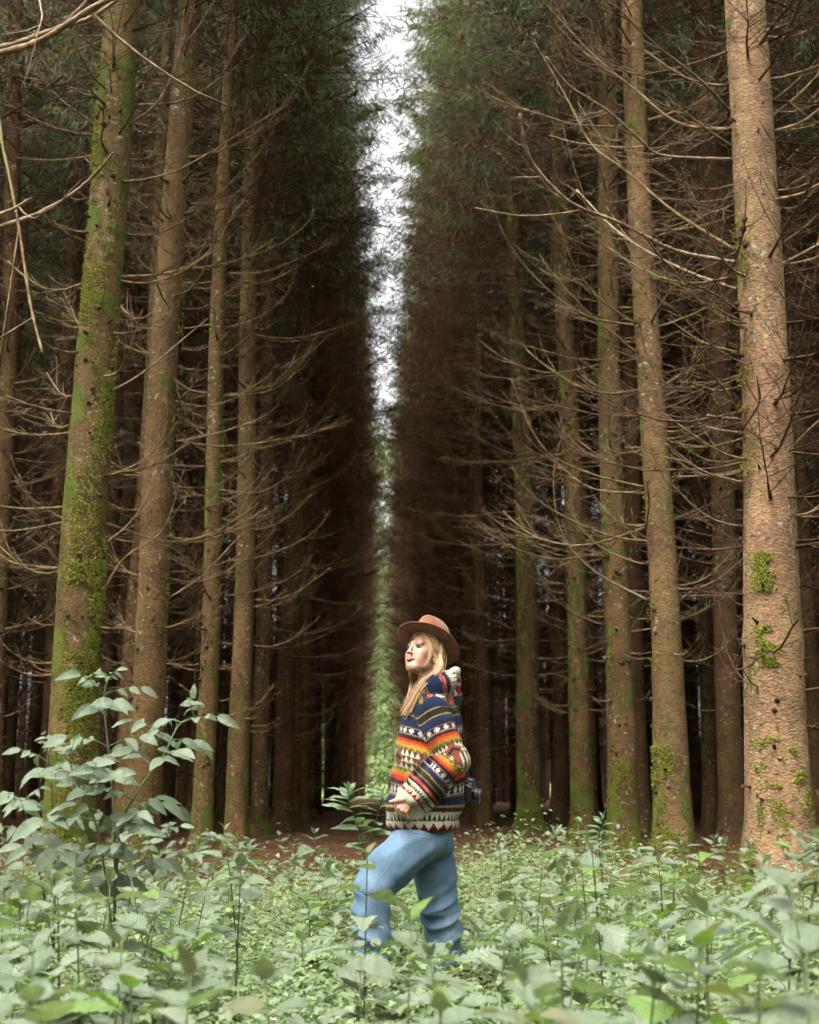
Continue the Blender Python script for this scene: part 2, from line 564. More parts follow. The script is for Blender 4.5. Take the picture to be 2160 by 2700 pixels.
def crown_mesh(seed, z0=10.0, z1=25.5, reach=2.05, dens=115, fat=1.0, bare_low=0.0, mat='twig'):
    rng = np.random.default_rng(seed)
    g = Geo()
    S = []                                                    # hanging needle sprays: base, tip, width, var
    z = z0
    while z < z1:
        h = (z - z0) / (z1 - z0)
        for _ in range(rng.integers(3, 6)):
            az = rng.uniform(0, 6.283)
            L = reach * (1 - h) ** 0.5 * rng.uniform(0.45, 1.28) + 0.15
            P = branch_curve(rng, L, R(rng.uniform(-22, 5) + 40 * h), R(rng.uniform(5, 40)), 7)
            Mx = placed(az, z + rng.normal() * 0.1, 0.05)
            P = P @ Mx[:3, :3].T + Mx[:3, 3]
            g.tube(P, 0.014 * (1 - 0.8 * np.linspace(0, 1, 7)), 3, a=0.6, cap=False, mi=1)
            T = np.gradient(P, axis=0); T /= np.linalg.norm(T, axis=1)[:, None]
            ns = int(dens * L)
            live = np.clip(0.20 + 1.7 * h, 0, 1)               # the lowest boughs are half bare
            ns = int(ns * live)
            u = rng.uniform(0.18 + 0.25 * (1 - live), 1.0, ns)
            fi = u * 6; i = np.minimum(fi.astype(int), 5); f = (fi - i)[:, None]
            B = P[i] * (1 - f) + P[i + 1] * f
            t = T[i]
            lat = np.cross(t, [0, 0, 1.0]); lat /= np.linalg.norm(lat, axis=1)[:, None] + 1e-9
            side = rng.normal(0, 0.36, ns) * (1.15 - u) * min(L, 1.8) * 0.75
            B = B + lat * side[:, None] + t * (np.abs(side) * 0.5)[:, None] + np.array([0, 0, -1]) * (np.abs(side) * 0.28)[:, None]
            ln = rng.uniform(0.12, 0.36, ns)
            D = np.stack([rng.normal(0, 0.35, ns), rng.normal(0, 0.35, ns), -rng.uniform(0.35, 1.0, ns)], -1) + t * rng.uniform(0.1, 0.7, ns)[:, None]
            D /= np.linalg.norm(D, axis=1)[:, None]
            brown = rng.random(ns) < np.clip(0.45 + bare_low - 2.4 * h, 0.06, 1) * np.clip(1.45 - 0.75 * u, 0, 1)
            S.append((B, B + D * ln[:, None], rng.uniform(0.0045, 0.0105, ns) * fat * np.where(brown, 0.55, 1.0), np.clip(rng.normal(0.45, 0.25, ns) + 0.1 * h, 0, 1), brown))
        z += rng.uniform(0.26, 0.42)
    B = np.vstack([s[0] for s in S]); E = np.vstack([s[1] for s in S]); w = np.concatenate([s[2] for s in S]); a = np.concatenate([s[3] for s in S]); br = np.concatenate([s[4] for s in S])
    rv = rng.normal(size=B.shape)
    W = np.cross(E - B, rv); W /= np.linalg.norm(W, axis=1)[:, None] + 1e-9
    mid = B * 0.55 + E * 0.45
    V = np.stack([B, mid + W * w[:, None], E, mid - W * w[:, None]], 1)
    for sel, mi in ((~br, 0), (br, 1)):
        Vs = V[sel].reshape(-1, 3)
        g.add(Vs, np.arange(len(Vs)).reshape(-1, 4), None, np.repeat(a[sel], 4), mi=mi)
    return g.mesh('crown', [M['needle'], M[mat]], smooth=False)


def trunk_mesh(seed, H, prof, lean=(0, 0), sides=10, dz=0.5, rough=0.0, bumps=()):
    """prof: list of (height, radius); bumps: (height, extra radius, spread)"""
    rng = np.random.default_rng(seed)
    zs = np.concatenate([np.arange(-0.15, 8.0, dz), np.arange(8.0, H, max(dz, 0.6)), [H]])
    r = np.interp(zs, [p[0] for p in prof], [p[1] for p in prof])
    r = r * (1 + 0.50 * np.exp(-np.maximum(zs, 0) / 0.20))
    for bz, br, bs in bumps:
        r = r + br * np.exp(-((zs - bz) / bs) ** 2)
    th = np.arange(sides) * 2 * math.pi / sides
    cx = lean[0] * zs + 0.035 * np.sin(zs * 0.55 + rng.uniform(0, 6)) * np.clip(zs / 3, 0, 1)
    cyy = lean[1] * zs + 0.03 * np.sin(zs * 0.45 + rng.uniform(0, 6)) * np.clip(zs / 3, 0, 1)
    Rg = r[:, None] * (1 + 0.03 * np.sin(2 * th + rng.uniform(0, 6))[None, :] + 0.10 * np.exp(-np.maximum(zs, 0) / 0.35)[:, None] * np.sin(5 * th + rng.uniform(0, 6))[None, :])
    if rough:
        P = np.stack([np.repeat(zs[:, None], sides, 1) * 1.0, np.cos(th)[None] * Rg, np.sin(th)[None] * Rg], -1).reshape(-1, 3)
        Rg = Rg + rough * (wob(P, 16, seed) * 0.6 + wob(P, 45, seed + 1) * 0.5 + rng.normal(0, 0.35, len(P))).reshape(Rg.shape)
    V = np.stack([cx[:, None] + Rg * np.cos(th), cyy[:, None] + Rg * np.sin(th), np.repeat(zs[:, None], sides, 1)], -1).reshape(-1, 3)
    n = len(zs)
    i = np.arange(n - 1)[:, None] * sides; j = np.arange(sides)[None, :]; k = (j + 1) % sides
    Q = np.stack([i + j, i + k, i + sides + k, i + sides + j], -1).reshape(-1, 4)
    return make_mesh('trunk', V, Q, None, [M['bark']])


# --- prototypes shared by the spruces
POOL = []                                            # single dead branches for the near trunks
rngp = np.random.default_rng(11)
for b in range(16):
    g = Geo()
    L = [0.35, 0.6, 0.9, 1.2, 1.5, 1.8, 2.0, 2.2][b % 8]
    add_branch(g, rngp, L, 0.008 + 0.0035 * L, R(rngp.uniform(-10, 14)), R(rngp.uniform(25, 68)), int(3 + 9 * L), sides=5, n=10, tw=(0.12, 0.55), trad=0.0036, sub=2 if L > 1 else 0, tsides=3)
    POOL.append((L, g.mesh('branch', [M['branch']])))
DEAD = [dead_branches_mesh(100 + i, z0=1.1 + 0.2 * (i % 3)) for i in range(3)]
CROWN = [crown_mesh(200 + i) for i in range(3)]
CROWN_AVENUE = [crown_mesh(230 + i, z0=9.0, dens=90, fat=1.25, bare_low=1.5, mat='lit_twig') for i in range(3)]
DEAD_AVENUE = [dead_branches_mesh(130 + i, z0=0.9, z1=14.0, twig_scale=0.9, fat=1.2, subs=1, mat='lit_twig') for i in range(2)]
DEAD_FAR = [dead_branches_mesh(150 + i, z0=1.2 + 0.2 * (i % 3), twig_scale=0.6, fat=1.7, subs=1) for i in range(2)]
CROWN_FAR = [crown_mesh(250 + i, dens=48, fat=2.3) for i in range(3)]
TRUNK = [trunk_mesh(300 + i, 25.0, [(0, 0.165), (1.3, 0.15), (8, 0.112), (25.0, 0.012)], sides=10, dz=0.4) for i in range(4)]


def knots_mesh(seed, prof, lean, z0=0.4, z1=8.0, n=120):
    """stubs and scars of shed branches"""
    rng = np.random.default_rng(seed)
    g = Geo()
    for _ in range(n):
        z = rng.uniform(z0, z1); az = rng.uniform(0, 6.283)
        r = float(np.interp(z, [p[0] for p in prof], [p[1] for p in prof]))
        c = np.array([lean[0] * z, lean[1] * z, z]); d = np.array([math.cos(az), math.sin(az), rng.uniform(0.1, 0.5)])
        s = rng.uniform(0.005, 0.013)
        l = rng.choice([0.006, 0.010, 0.016, 0.05])
        P = np.stack([c + d * (r - 0.02), c + d * (r + 0.35 * l), c + d * (r + l)])
        g.tube(P, ([s * 1.5, s * 0.9, s * 0.7] if l > 0.03 else [s * 2.6, s * 2.0, s * 0.5]), 6, a=0.5)
    return g.mesh('knots', [M['knot']])


def moss_mesh(seed, prof, lean, tufts):
    """raised tufts of moss on the bark; each entry: count, lowest and highest z, bearing, spread, how patchy"""
    rng = np.random.default_rng(seed)
    g = Geo()
    for n, z0, z1, az, spread, thr in tufts:
        z = z0 + (z1 - z0) * rng.random(n)
        a = az + rng.normal(0, spread, n)
        r = np.interp(z, [p[0] for p in prof], [p[1] for p in prof]) * (1 + 0.50 * np.exp(-np.maximum(z, 0) / 0.20))
        P = np.stack([r * np.cos(a), r * np.sin(a), z], -1)
        m = wob(P * [1, 1, 0.7], 16, seed + 3) + 0.5 * wob(P, 55, seed + 4) > thr
        P, a, z = P[m], a[m], z[m]
        k = len(P)
        if not k:
            continue
        nrm = np.stack([np.cos(a), np.sin(a), np.full(k, 0.1)], -1)
        tan = np.stack([-np.sin(a), np.cos(a), np.zeros(k)], -1)
        s = rng.uniform(0.004, 0.011, k)[:, None]
        C = P + np.stack([lean[0] * z, lean[1] * z, np.zeros(k)], -1) - nrm * 0.004
        tip = C + nrm * s * rng.uniform(1.0, 2.4, (k, 1)) + tan * s * rng.normal(0, 0.7, (k, 1)) + np.array([0, 0, 1]) * s * rng.normal(0.1, 0.7, (k, 1))
        up = np.array([0, 0, 1.0])
        V = np.stack([C + tan * s, C - tan * s * 0.6 + up * s * 0.8, C - tan * s * 0.6 - up * s * 0.8, tip], 1).reshape(-1, 3)
        i = np.arange(k)[:, None] * 4
        T = np.vstack([np.hstack([i, i + 1, i + 3]), np.hstack([i + 1, i + 2, i + 3]), np.hstack([i + 2, i, i + 3])])
        g.add(V, None, T, np.repeat(np.clip(rng.normal(0.5, 0.25, k), 0, 1), 4))
    return g.mesh('moss', [M['moss']])


def near_tree(label, pix, Y, w_px, moss, tone, seed, nbranch=46, z_first=1.6, bumps=(), flare=1.25, group='large spruce trunks at the front of the forest', traced=(), crown=True, len_bias=1.0, zmax=8.5, wide=1.0, tufts=()):
    """pix: (x, y) of the trunk's centre line at its foot, mid and top of the frame, w_px: its width at those heights"""
    P = [at(x, y, Y) for x, y in pix]
    D = [w * (Y / FWD.y) / F_PX * 0.985 for w in w_px]
    lo, hi = P[0], P[-1]
    lean = ((hi.x - lo.x) / (hi.z - lo.z), 0.0)
    bx = lo.x - lean[0] * lo.z
    gz = float(ground_z(bx, Y))
    prof = sorted([(p.z, d / 2) for p, d in zip(P, D)])
    zb, rb = prof[0]
    prof = [(0.0, rb * flare * 0.9)] + prof + [(25.0, 0.02)]
    t = thing('spruce_tree', label, 'tree', (bx, Y, gz), 0, group)
    tr = link('trunk', trunk_mesh(seed, 25.0, prof, lean, sides=36, dz=0.05, rough=0.0035, bumps=bumps), t)
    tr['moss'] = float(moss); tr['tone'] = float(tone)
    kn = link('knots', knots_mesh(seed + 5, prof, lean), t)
    kn['kind'] = 'stuff'
    if tufts:
        link('moss', moss_mesh(seed + 7, prof, lean, tufts), t)['kind'] = 'stuff'
    rng = np.random.default_rng(seed + 9)
    z = z_first
    cnt = 0
    while z < zmax and cnt < nbranch:
        for _ in range(rng.integers(2, 5)):
            az = rng.uniform(0, 6.283)
            if rng.random() < 0.55:                  # mostly seen against the gaps, left and right
                az = rng.choice([0.0, math.pi]) + rng.normal() * 0.5
            want = (rng.uniform(0.3, 0.9) if z < 2.6 else rng.uniform(0.5, 2.1)) * len_bias
            cand = sorted(POOL, key=lambda q: abs(q[0] - want))[rng.integers(0, 3)]
            zz = z + rng.normal() * 0.06
            r = float(np.interp(zz, [p[0] for p in prof], [p[1] for p in prof]))
            b = link('branch', cand[1], t)
            b.matrix_local = Matrix(placed(az, zz, r * 0.93, rng.uniform(0.85, 1.12), rng.normal() * 0.25)) if False else \
                Matrix.Translation((lean[0] * zz, lean[1] * zz, 0)) @ Matrix(placed(az, zz, r * 0.93, rng.uniform(0.85, 1.12), rng.normal() * 0.25).tolist())
            cnt += 1
        z += rng.uniform(0.33, 0.62)
    for tb in traced:                                # individual limbs that stand out in the picture
        pts, r0, dy, mat, ntw = tb
        n = len(pts)
        C = np.array([list(at(x, y, Y + dy * (i / (n - 1)) ** 1.0 + 0.0)) for i, (x, y) in enumerate(pts)]) - np.array([bx, Y, gz])
        zc = C[0, 2]
        rr = float(np.interp(zc, [p[0] for p in prof], [p[1] for p in prof]))
        ax = np.array([lean[0] * zc, 0, zc])
        C[0] = ax + (C[0] - ax) / (np.linalg.norm((C[0] - ax)[:2]) + 1e-6) * rr * 0.9 if np.linalg.norm((C[0] - ax)[:2]) < rr * 2.2 else C[0]
        C = spline(C, 7 * n)
        g = Geo()
        add_branch(g, rng, float(np.linalg.norm(C[-1] - C[0])), r0 * 0.9, 0, 0, ntw, curve=C, sides=7, tw=(0.10, 0.5), trad=0.0032, sub=1)
        link('branch', g.mesh('branch', [M[mat]]), t)
    if crown:
        link('upper_dead_branches', DEAD[seed % 3], t, loc=(lean[0] * 8, 0, 5.8 if zmax > 8 else 0), rot=(0, 0, seed), scale=(0.5 + 0.5 * wide, 0.5 + 0.5 * wide, 1))['kind'] = 'stuff'
        link('crown', CROWN[seed % 3], t, loc=(lean[0] * 12, 0, 1.0), rot=(0, 0, seed * 1.7), scale=(wide, wide, 1))['kind'] = 'stuff'
    return t


PB, BB = 'pale_branch', 'branch'
near_tree('thick mossy spruce trunk behind the leafy shrub, coated in bright green moss', [(175, 2280), (218, 1700), (266, 850), (314, 0)], 13.0, (128, 118, 105, 95), 0.66, 0.0, 1, 44, 2.0, tufts=[(12000, 0.1, 8.2, -2.3, 0.75, 0.05), (6500, 0.1, 8.2, -0.7, 0.5, 0.15), (11000, 0.1, 3.0, -1.7, 0.8, -0.5)],
          traced=[([(225, 1560), (330, 1470), (430, 1395), (485, 1240)], 0.016, -0.7, PB, 4), ([(245, 1435), (350, 1370), (420, 1260)], 0.014, -0.5, PB, 4),
                  ([(185, 1420), (110, 1370), (50, 1250)], 0.014, -0.5, BB, 6), ([(180, 1505), (110, 1410), (60, 1290)], 0.013, -0.4, BB, 5),
                  ([(300, 1030), (380, 980), (500, 880), (560, 830)], 0.014, -0.7, PB, 6), ([(330, 335), (430, 250), (500, 60), (520, -40)], 0.014, -0.6, BB, 6),
                  ([(240, 330), (170, 270), (110, 215), (70, 205)], 0.013, -0.5, PB, 4), ([(225, 640), (170, 610), (105, 560)], 0.013, -0.5, BB, 5)])
near_tree('straight brown spruce trunk just right of the thick mossy one', [(370, 2150), (397, 1700), (447, 850), (497, 0)], 15.0, (95, 85, 76, 67), 0.36, 0.0, 2, 48, 2.2, tufts=[(3500, 0.1, 7.0, -0.4, 0.35, 0.35), (1500, 0.1, 1.5, -1.5, 0.7, 0.0)],
          traced=[([(430, 1580), (530, 1520), (645, 1400)], 0.013, -0.6, PB, 5), ([(480, 1165), (580, 1140), (690, 1100), (740, 1065)], 0.013, -0.5, PB, 3),
                  ([(455, 590), (530, 545), (600, 490), (700, 380), (760, 250)], 0.014, -0.6, BB, 7)])
near_tree('slim spruce trunk with green moss rings and broken branches, third from the left shrub', [(531, 2200), (542, 1700), (576, 850), (611, 0)], 18.0, (57, 50, 42, 32), 0.45, 0.1, 3, 46, 1.8, tufts=[(2500, 0.1, 7.0, -0.6, 0.6, 0.3)],
          traced=[([(560, 1385), (620, 1350), (640, 1300)], 0.013, -0.3, BB, 2), ([(565, 1230), (640, 1200), (720, 1150)], 0.012, -0.5, BB, 5)])
near_tree('brown spruce trunk with mossy green stubs, left of two standing close together', [(624, 2200), (639, 1700), (658, 850), (677, 0)], 20.0, (62, 53, 46, 38), 0.45, 0.1, 4, 46, 1.8,
          traced=[([(665, 1370), (700, 1360), (750, 1330)], 0.014, -0.3, BB, 2), ([(660, 1600), (710, 1590), (755, 1555)], 0.014, -0.3, BB, 2)])
near_tree('narrow brown spruce trunk, right of two standing close together', [(684, 2160), (687, 1700), (703, 850), (719, 0)], 25.0, (44, 40, 34, 28), 0.2, 0.2, 5, 46, 1.8)
near_tree('dark leaning spruce trunk at the left edge of the avenue', [(745, 2160), (757, 1700), (794, 850), (832, 0)], 27.0, (52, 48, 42, 34), 0.2, 0.8, 6, 60, 1.8, len_bias=1.15, wide=1.15)
near_tree('reddish spruce trunk at the far left edge of the picture', [(-20, 2160), (-8, 1700), (20, 850), (48, 0)], 20.0, (56, 52, 47, 42), 0.15, 0.3, 7, 40, 1.8)
near_tree('reddish spruce trunk partly hidden left behind the thick mossy one', [(120, 2160), (141, 1700), (190, 850), (228, 0)], 24.0, (44, 40, 46, 42), 0.15, 0.35, 8, 46, 1.8)
near_tree('shaded spruce trunk between the thick mossy trunk and the straight brown one', [(318, 2160), (330, 1700), (355, 850), (380, 0)], 26.0, (48, 46, 40, 34), 0.1, 0.45, 9, 46, 1.8)
near_tree('largest pale pinkish spruce trunk at the right with moss patches low down', [(2055, 2150), (2033, 1700), (1988, 1000), (1964, 0)], 10.0, (176, 158, 131, 118), 0.26, -0.6, 10, 26, 2.9, zmax=7.4, tufts=[(8000, 0.05, 1.30, -1.55, 0.38, -0.30), (900, 1.8, 2.1, -2.0, 0.25, 0.0), (700, 2.35, 2.65, -2.1, 0.22, -0.2), (900, 5.9, 6.6, -1.6, 0.4, 0.1), (2500, 3.0, 7.4, -2.6, 0.35, 0.45)],
          bumps=((2.0, 0.012, 0.10), (0.35, 0.03, 0.3)), len_bias=0.6,
          traced=[([(1930, 295), (1850, 215), (1720, 110), (1640, 30), (1590, -40)], 0.017, -1.0, BB, 8), ([(1915, 342), (1790, 325), (1680, 240), (1560, 140), (1440, 10)], 0.017, 0.6, BB, 9),
                  ([(1932, 385), (1850, 330), (1740, 235), (1690, 150)], 0.013, -0.5, BB, 7), ([(1915, 420), (1750, 410), (1690, 370), (1600, 290), (1500, 225), (1440, 150)], 0.015, -0.8, PB, 8),
                  ([(1935, 660), (1780, 560), (1650, 450), (1560, 380), (1490, 250), (1410, 110)], 0.018, 0.9, BB, 10), ([(1912, 692), (1780, 660), (1640, 590), (1500, 530), (1400, 420), (1370, 300)], 0.019, -1.1, PB, 10),
                  ([(1918, 762), (1800, 710), (1640, 620), (1520, 500)], 0.014, 0.8, PB, 8), ([(1925, 842), (1830, 780), (1780, 730)], 0.011, -0.4, BB, 4),
                  ([(1922, 930), (1850, 900), (1760, 840)], 0.010, 0.5, BB, 5), ([(1968, 690), (1962, 600), (1968, 480)], 0.012, -0.9, 'twig', 1),
                  ([(2003, 1140), (2002, 1060), (1995, 990)], 0.010, -0.7, 'twig', 2), ([(1972, 1100), (1920, 1040), (1860, 960), (1835, 890)], 0.013, -0.8, BB, 4),
                  ([(1925, 1106), (1895, 1101), (1866, 1095)], 0.016, -0.2, PB, 0), ([(1925, 1142), (1895, 1134), (1862, 1126)], 0.016, -0.3, PB, 0),
                  ([(1936, 1272), (1860, 1245), (1800, 1205), (1755, 1170)], 0.012, -0.4, PB, 4),
                  ([(2036, 278), (2100, 215), (2180, 130)], 0.014, -0.4, BB, 5), ([(2030, 312), (2110, 245), (2200, 150)], 0.013, 0.4, BB, 5), ([(2044, 350), (2120, 318), (2200, 250)], 0.012, -0.5, PB, 5),
                  ([(2040, 655), (2120, 600), (2200, 520)], 0.014, -0.4, BB, 4), ([(2050, 702), (2120, 665), (2200, 620)], 0.015, 0.4, PB, 5),
                  ([(2045, 1105), (2100, 1050), (2125, 960)], 0.012, -0.4, BB, 3), ([(2060, 1130), (2130, 1100), (2200, 1080)], 0.014, -0.3, PB, 3), ([(2062, 1195), (2110, 1155), (2190, 1080)], 0.012, 0.3, BB, 3)])
near_tree('pale brown spruce trunk with mossy foot, next left of the largest right trunk', [(1777, 2250), (1735, 1700), (1701, 1000), (1669, 0)], 13.5, (104, 79, 70, 60), 0.40, -0.08, 11, 48, 2.2, tufts=[(5500, 0.05, 1.3, -1.6, 0.9, 0.1), (1800, 1.3, 8.0, -2.5, 0.5, 0.45), (300, 2.0, 2.35, -1.5, 0.3, -0.2)],
          traced=[([(1675, 1285), (1560, 1250), (1440, 1190), (1380, 1080)], 0.015, -0.6, BB, 10), ([(1680, 1300), (1570, 1290), (1480, 1230), (1400, 1130), (1350, 1000)], 0.014, 0.6, BB, 10),
                  ([(1690, 1585), (1560, 1500), (1480, 1400), (1460, 1250), (1490, 1120)], 0.014, -0.6, PB, 9), ([(1665, 860), (1540, 830), (1420, 740), (1330, 620), (1280, 470)], 0.015, -0.6, BB, 10),
                  ([(1655, 640), (1560, 560), (1450, 500), (1380, 380)], 0.014, 0.6, BB, 9), ([(1745, 1050), (1800, 1010), (1840, 910)], 0.014, -0.3, PB, 5), ([(1770, 1590), (1810, 1570), (1838, 1545)], 0.014, -0.3, PB, 1),
                  ([(1720, 1390), (1712, 1330), (1705, 1270)], 0.010, -0.7, 'twig', 1), ([(1752, 1285), (1790, 1250), (1830, 1160)], 0.010, -0.3, BB, 4), ([(1768, 1570), (1785, 1510), (1812, 1400)], 0.011, -0.3, BB, 3)])
near_tree('mossy green spruce trunk, third of the right row counting from the largest', [(1643, 2180), (1628, 1700), (1605, 850), (1589, 0)], 18.0, (80, 67, 58, 50), 0.50, 0.1, 12, 54, 2.0, tufts=[(4000, 0.05, 1.2, -1.7, 0.7, -0.1), (2000, 1.2, 8.0, -2.6, 0.5, 0.35)], len_bias=1.1)
near_tree('greenish spruce trunk in the middle of the right row', [(1537, 2150), (1527, 1700), (1480, 1000), (1462, 0)], 22.0, (62, 54, 50, 46), 0.50, 0.2, 13, 54, 2.0, tufts=[(2500, 0.1, 8.0, -2.4, 0.6, 0.35)], len_bias=1.1, wide=1.2)
near_tree('shadowy spruce trunk at the inner end of the right row, near the walker', [(1398, 2150), (1393, 1700), (1378, 1000), (1350, 0)], 26.0, (66, 58, 52, 44), 0.65, 0.4, 14, 56, 2.0, len_bias=1.15, wide=1.35)
near_tree('dim brown spruce trunk seen between the two nearest right trunks', [(1934, 2180), (1915, 1700), (1886, 850), (1858, 0)], 20.0, (68, 60, 62, 64), 0.15, 0.5, 15, 46, 2.0)
near_tree('dark thin spruce trunk close behind the mossy green one in the right row', [(1690, 2160), (1683, 1700), (1652, 850), (1630, 0)], 24.0, (50, 44, 40, 36), 0.15, 0.6, 16, 46, 2.0)

# a spruce that stands just outside the frame, whose pale limbs reach in at the upper left
near_tree('pale bare dead limbs reaching in from the upper left edge', [(-620, 2300), (-590, 1500), (-560, 0)], 8.2, (160, 150, 130), 0.3, -0.2, 17, 8, 5.0, zmax=6, len_bias=0.5, group='spruces at the frame edge',
          traced=[([(-575, 260), (-250, 200), (0, 140), (110, 105), (245, 20), (330, -20)], 0.030, -1.2, PB, 4), ([(-575, 190), (-250, 160), (0, 125), (150, 75), (250, 40), (390, -60)], 0.034, -1.0, PB, 5),
                  ([(-575, 720), (-250, 680), (0, 600), (130, 550), (230, 480), (300, 402)], 0.030, -1.3, PB, 1), ([(-575, 690), (-250, 640), (0, 565), (84, 522)], 0.030, -0.9, PB, 0),
                  ([(-570, 60), (-300, 60), (-40, 240), (10, 400), (50, 600), (80, 800), (112, 930)], 0.014, -1.0, BB, 9), ([(-560, -60), (-200, -50), (60, -30), (110, 30), (95, 100)], 0.016, -1.0, PB, 2)])

# ------------------------------------------------------------------ the forest behind
def far_tree(x, y, label, group, sc, rz, i, bare=1.0, avenue=False):
    gz = float(ground_z(x, y)) * max(0.0, min(1.0, 1.6 - math.hypot(x, y) / 60))
    t = thing('spruce_tree', label, 'tree', (x, y, gz), rz, group)
    t.scale = (sc * random.uniform(0.9, 1.15),) * 2 + (sc,)
    t.rotation_euler = (random.gauss(0, 0.012), random.gauss(0, 0.012), rz)
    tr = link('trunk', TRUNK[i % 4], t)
    tr['moss'] = random.uniform(0.0, 0.35); tr['tone'] = random.uniform(0.1, 0.65) if y < 38 else random.uniform(0.4, 1.1)  # deeper trunks get darker bark: inner forest shade put into the colour
    far = y > 37
    if avenue:
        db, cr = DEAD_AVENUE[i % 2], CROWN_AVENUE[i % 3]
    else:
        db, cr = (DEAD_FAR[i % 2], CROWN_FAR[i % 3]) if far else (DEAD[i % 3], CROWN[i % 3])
    link('dead_branches', db, t, scale=(bare, bare, 1))['kind'] = 'stuff'
    cw = bare * (1.10 if avenue and y < 46 else 1.0)
    link('crown', cr, t, scale=(cw, cw, 1))['kind'] = 'stuff'


NEAR_XY = [(o.location.x, o.location.y) for o in COL.objects if o.name.startswith('spruce_tree')]
MARKS = [(20, 'the left edge trunk'), (180, 'the thick mossy trunk'), (380, 'the straight brown trunk'), (535, 'the slim mossy trunk'), (632, 'the two close left trunks'), (750, 'the dark leaning trunk'),
         (1005, 'the avenue'), (1396, 'the inner right trunk'), (1532, 'the greenish trunk'), (1636, 'the third right trunk'), (1755, 'the second right trunk'), (1925, 'the dim right trunk'), (2045, 'the largest right trunk')]
ORD = 'first second third fourth fifth sixth seventh eighth ninth tenth'.split()


def gap_of(px):
    if px < MARKS[0][0]:
        return 'left of ' + MARKS[0][1]
    for (a, na), (b, nb) in zip(MARKS[:-1], MARKS[1:]):
        if a <= px < b:
            return 'between %s and %s' % (na, nb)
    return 'right of ' + MARKS[-1][1]


spots = []
for side, x0 in ((-1, -1.9), (1, 2.3)):
    for c in range(10):
        xc = x0 + side * 2.0 * c
        y = 30.0 if c == 0 else 19.0 + (c % 2) * 1.2
        while y < (88 if c == 0 else 50):
            xx, yy = xc * (1 - (0.36 if side < 0 else 0.22) * min(1.0, max(0.0, (y - 42) / 36)) if c == 0 else 1.0) + random.gauss(0, 0.10 if c == 0 else 0.35), y + random.gauss(0, 0.25)
            y += random.uniform(1.9, 2.4) if c == 0 else random.uniform(2.2, 3.0)
            if abs(xx - 0.02 * yy) > 0.31 * yy + 2.0:
                continue
            if min((xx - p) ** 2 + (yy - q) ** 2 for p, q in NEAR_XY) < 1.5 ** 2:
                continue
            spots.append((xx, yy, c, side))
def depth_of(yy):
    return 'shaded brown' if yy < 27 else ('dark' if yy < 38 else 'faint thin')


def px_of(xx, yy):
    d = Vector((xx, yy, 1.5)) - CAM
    return CX + F_PX * d.dot(RGT) / d.dot(FWD)


mates = {}
for xx, yy, c, side in spots:
    if c:
        mates.setdefault((gap_of(px_of(xx, yy)), depth_of(yy)), []).append(yy)
rows_n = {-1: 0, 1: 0}
for cnt, (xx, yy, c, side) in enumerate(spots):
    w = 'left' if side < 0 else 'right'
    px = px_of(xx, yy)
    if c == 0:
        i = rows_n[side]; rows_n[side] += 1
        if i < 8:
            lab = '%s twiggy spruce of the row lining the avenue\'s %s side, counted from the front' % (ORD[i], w)
            lab = lab.replace('avenue\'s', 'avenue')
        else:
            lab = 'far twiggy spruce in the vanishing end of the avenue\'s %s row' % w
        grp = 'spruces lining the avenue, %s row' % w
    else:
        gp = gap_of(px)
        dep = depth_of(yy)
        same = sorted(mates[(gp, dep)])
        lab = '%s spruce behind, %s' % (dep, gp)
        if 1 < len(same) <= 5:
            lab = '%s nearest %s spruce %s' % (ORD[same.index(yy)], dep, gp) if same.index(yy) else 'nearest %s spruce %s' % (dep, gp)
        grp = '%s spruces %s' % (dep, gp)
    far_tree(xx, yy, lab, grp, random.uniform(0.94, 1.06) if c == 0 else random.uniform(0.88, 1.12), random.uniform(0, 6.28), cnt, (random.gauss(0.90, 0.12) * -xx / 1.9 if side < 0 else random.gauss(1.03, 0.12) * xx / 2.3) if c == 0 else 1.0, c == 0)
cnt = len(spots)
print('far trees', cnt)

# ------------------------------------------------------------------ bright broadleaf trees where the avenue ends
M['broadleaf'] = mat_leaf('broadleaf', (0.23, 0.29, 0.16), (0.32, 0.36, 0.23), 0.5, 0.35, 0.5, rnd=False)


def broadleaf_crown(seed, H, rx):
    rng = np.random.default_rng(seed)
    g = Geo()
    n = 15000
    cl = np.stack([rng.normal(0, 0.45, 90), rng.normal(0, 0.45, 90), rng.uniform(0.02, 1, 90)], -1)
    ci = rng.integers(0, 90, n)
    P = cl[ci] * [rx, rx, H] + rng.normal(0, 0.6, (n, 3))
    P[:, 2] = np.abs(P[:, 2])
    A = rng.normal(size=(n, 3)); A /= np.linalg.norm(A, axis=1)[:, None]
    B = np.cross(A, rng.normal(size=(n, 3))); B /= np.linalg.norm(B, axis=1)[:, None]
    s = rng.uniform(0.10, 0.2, n)[:, None]
    V = np.stack([P - A * s, P + B * s * 0.5, P + A * s, P - B * s * 0.5], 1).reshape(-1, 3)
    g.add(V, np.arange(len(V)).reshape(-1, 4), None, np.repeat(np.clip(rng.normal(0.5, 0.25, 90)[ci], 0, 1), 4))
    return g.mesh('crown', [M['broadleaf']], smooth=False)


BL = [broadleaf_crown(400 + i, 17, 3.4) for i in range(2)]
for i, (x, y, s) in enumerate([(-6, 105, 0.9), (0.8, 108, 1.0), (6.5, 106, 0.9), (3.2, 115, 1.75), (-2.6, 116, 1.7)]):
    t = thing('broadleaf_tree', 'bright green leafy trees closing the far end of the avenue', 'tree', (x, y, 0), i * 1.3, 'leafy trees at the avenue end')
    link('trunk', TRUNK[i % 4], t, scale=(1.2, 1.2, 0.7))
    link('crown', BL[i % 2], t, scale=s)['kind'] = 'stuff'


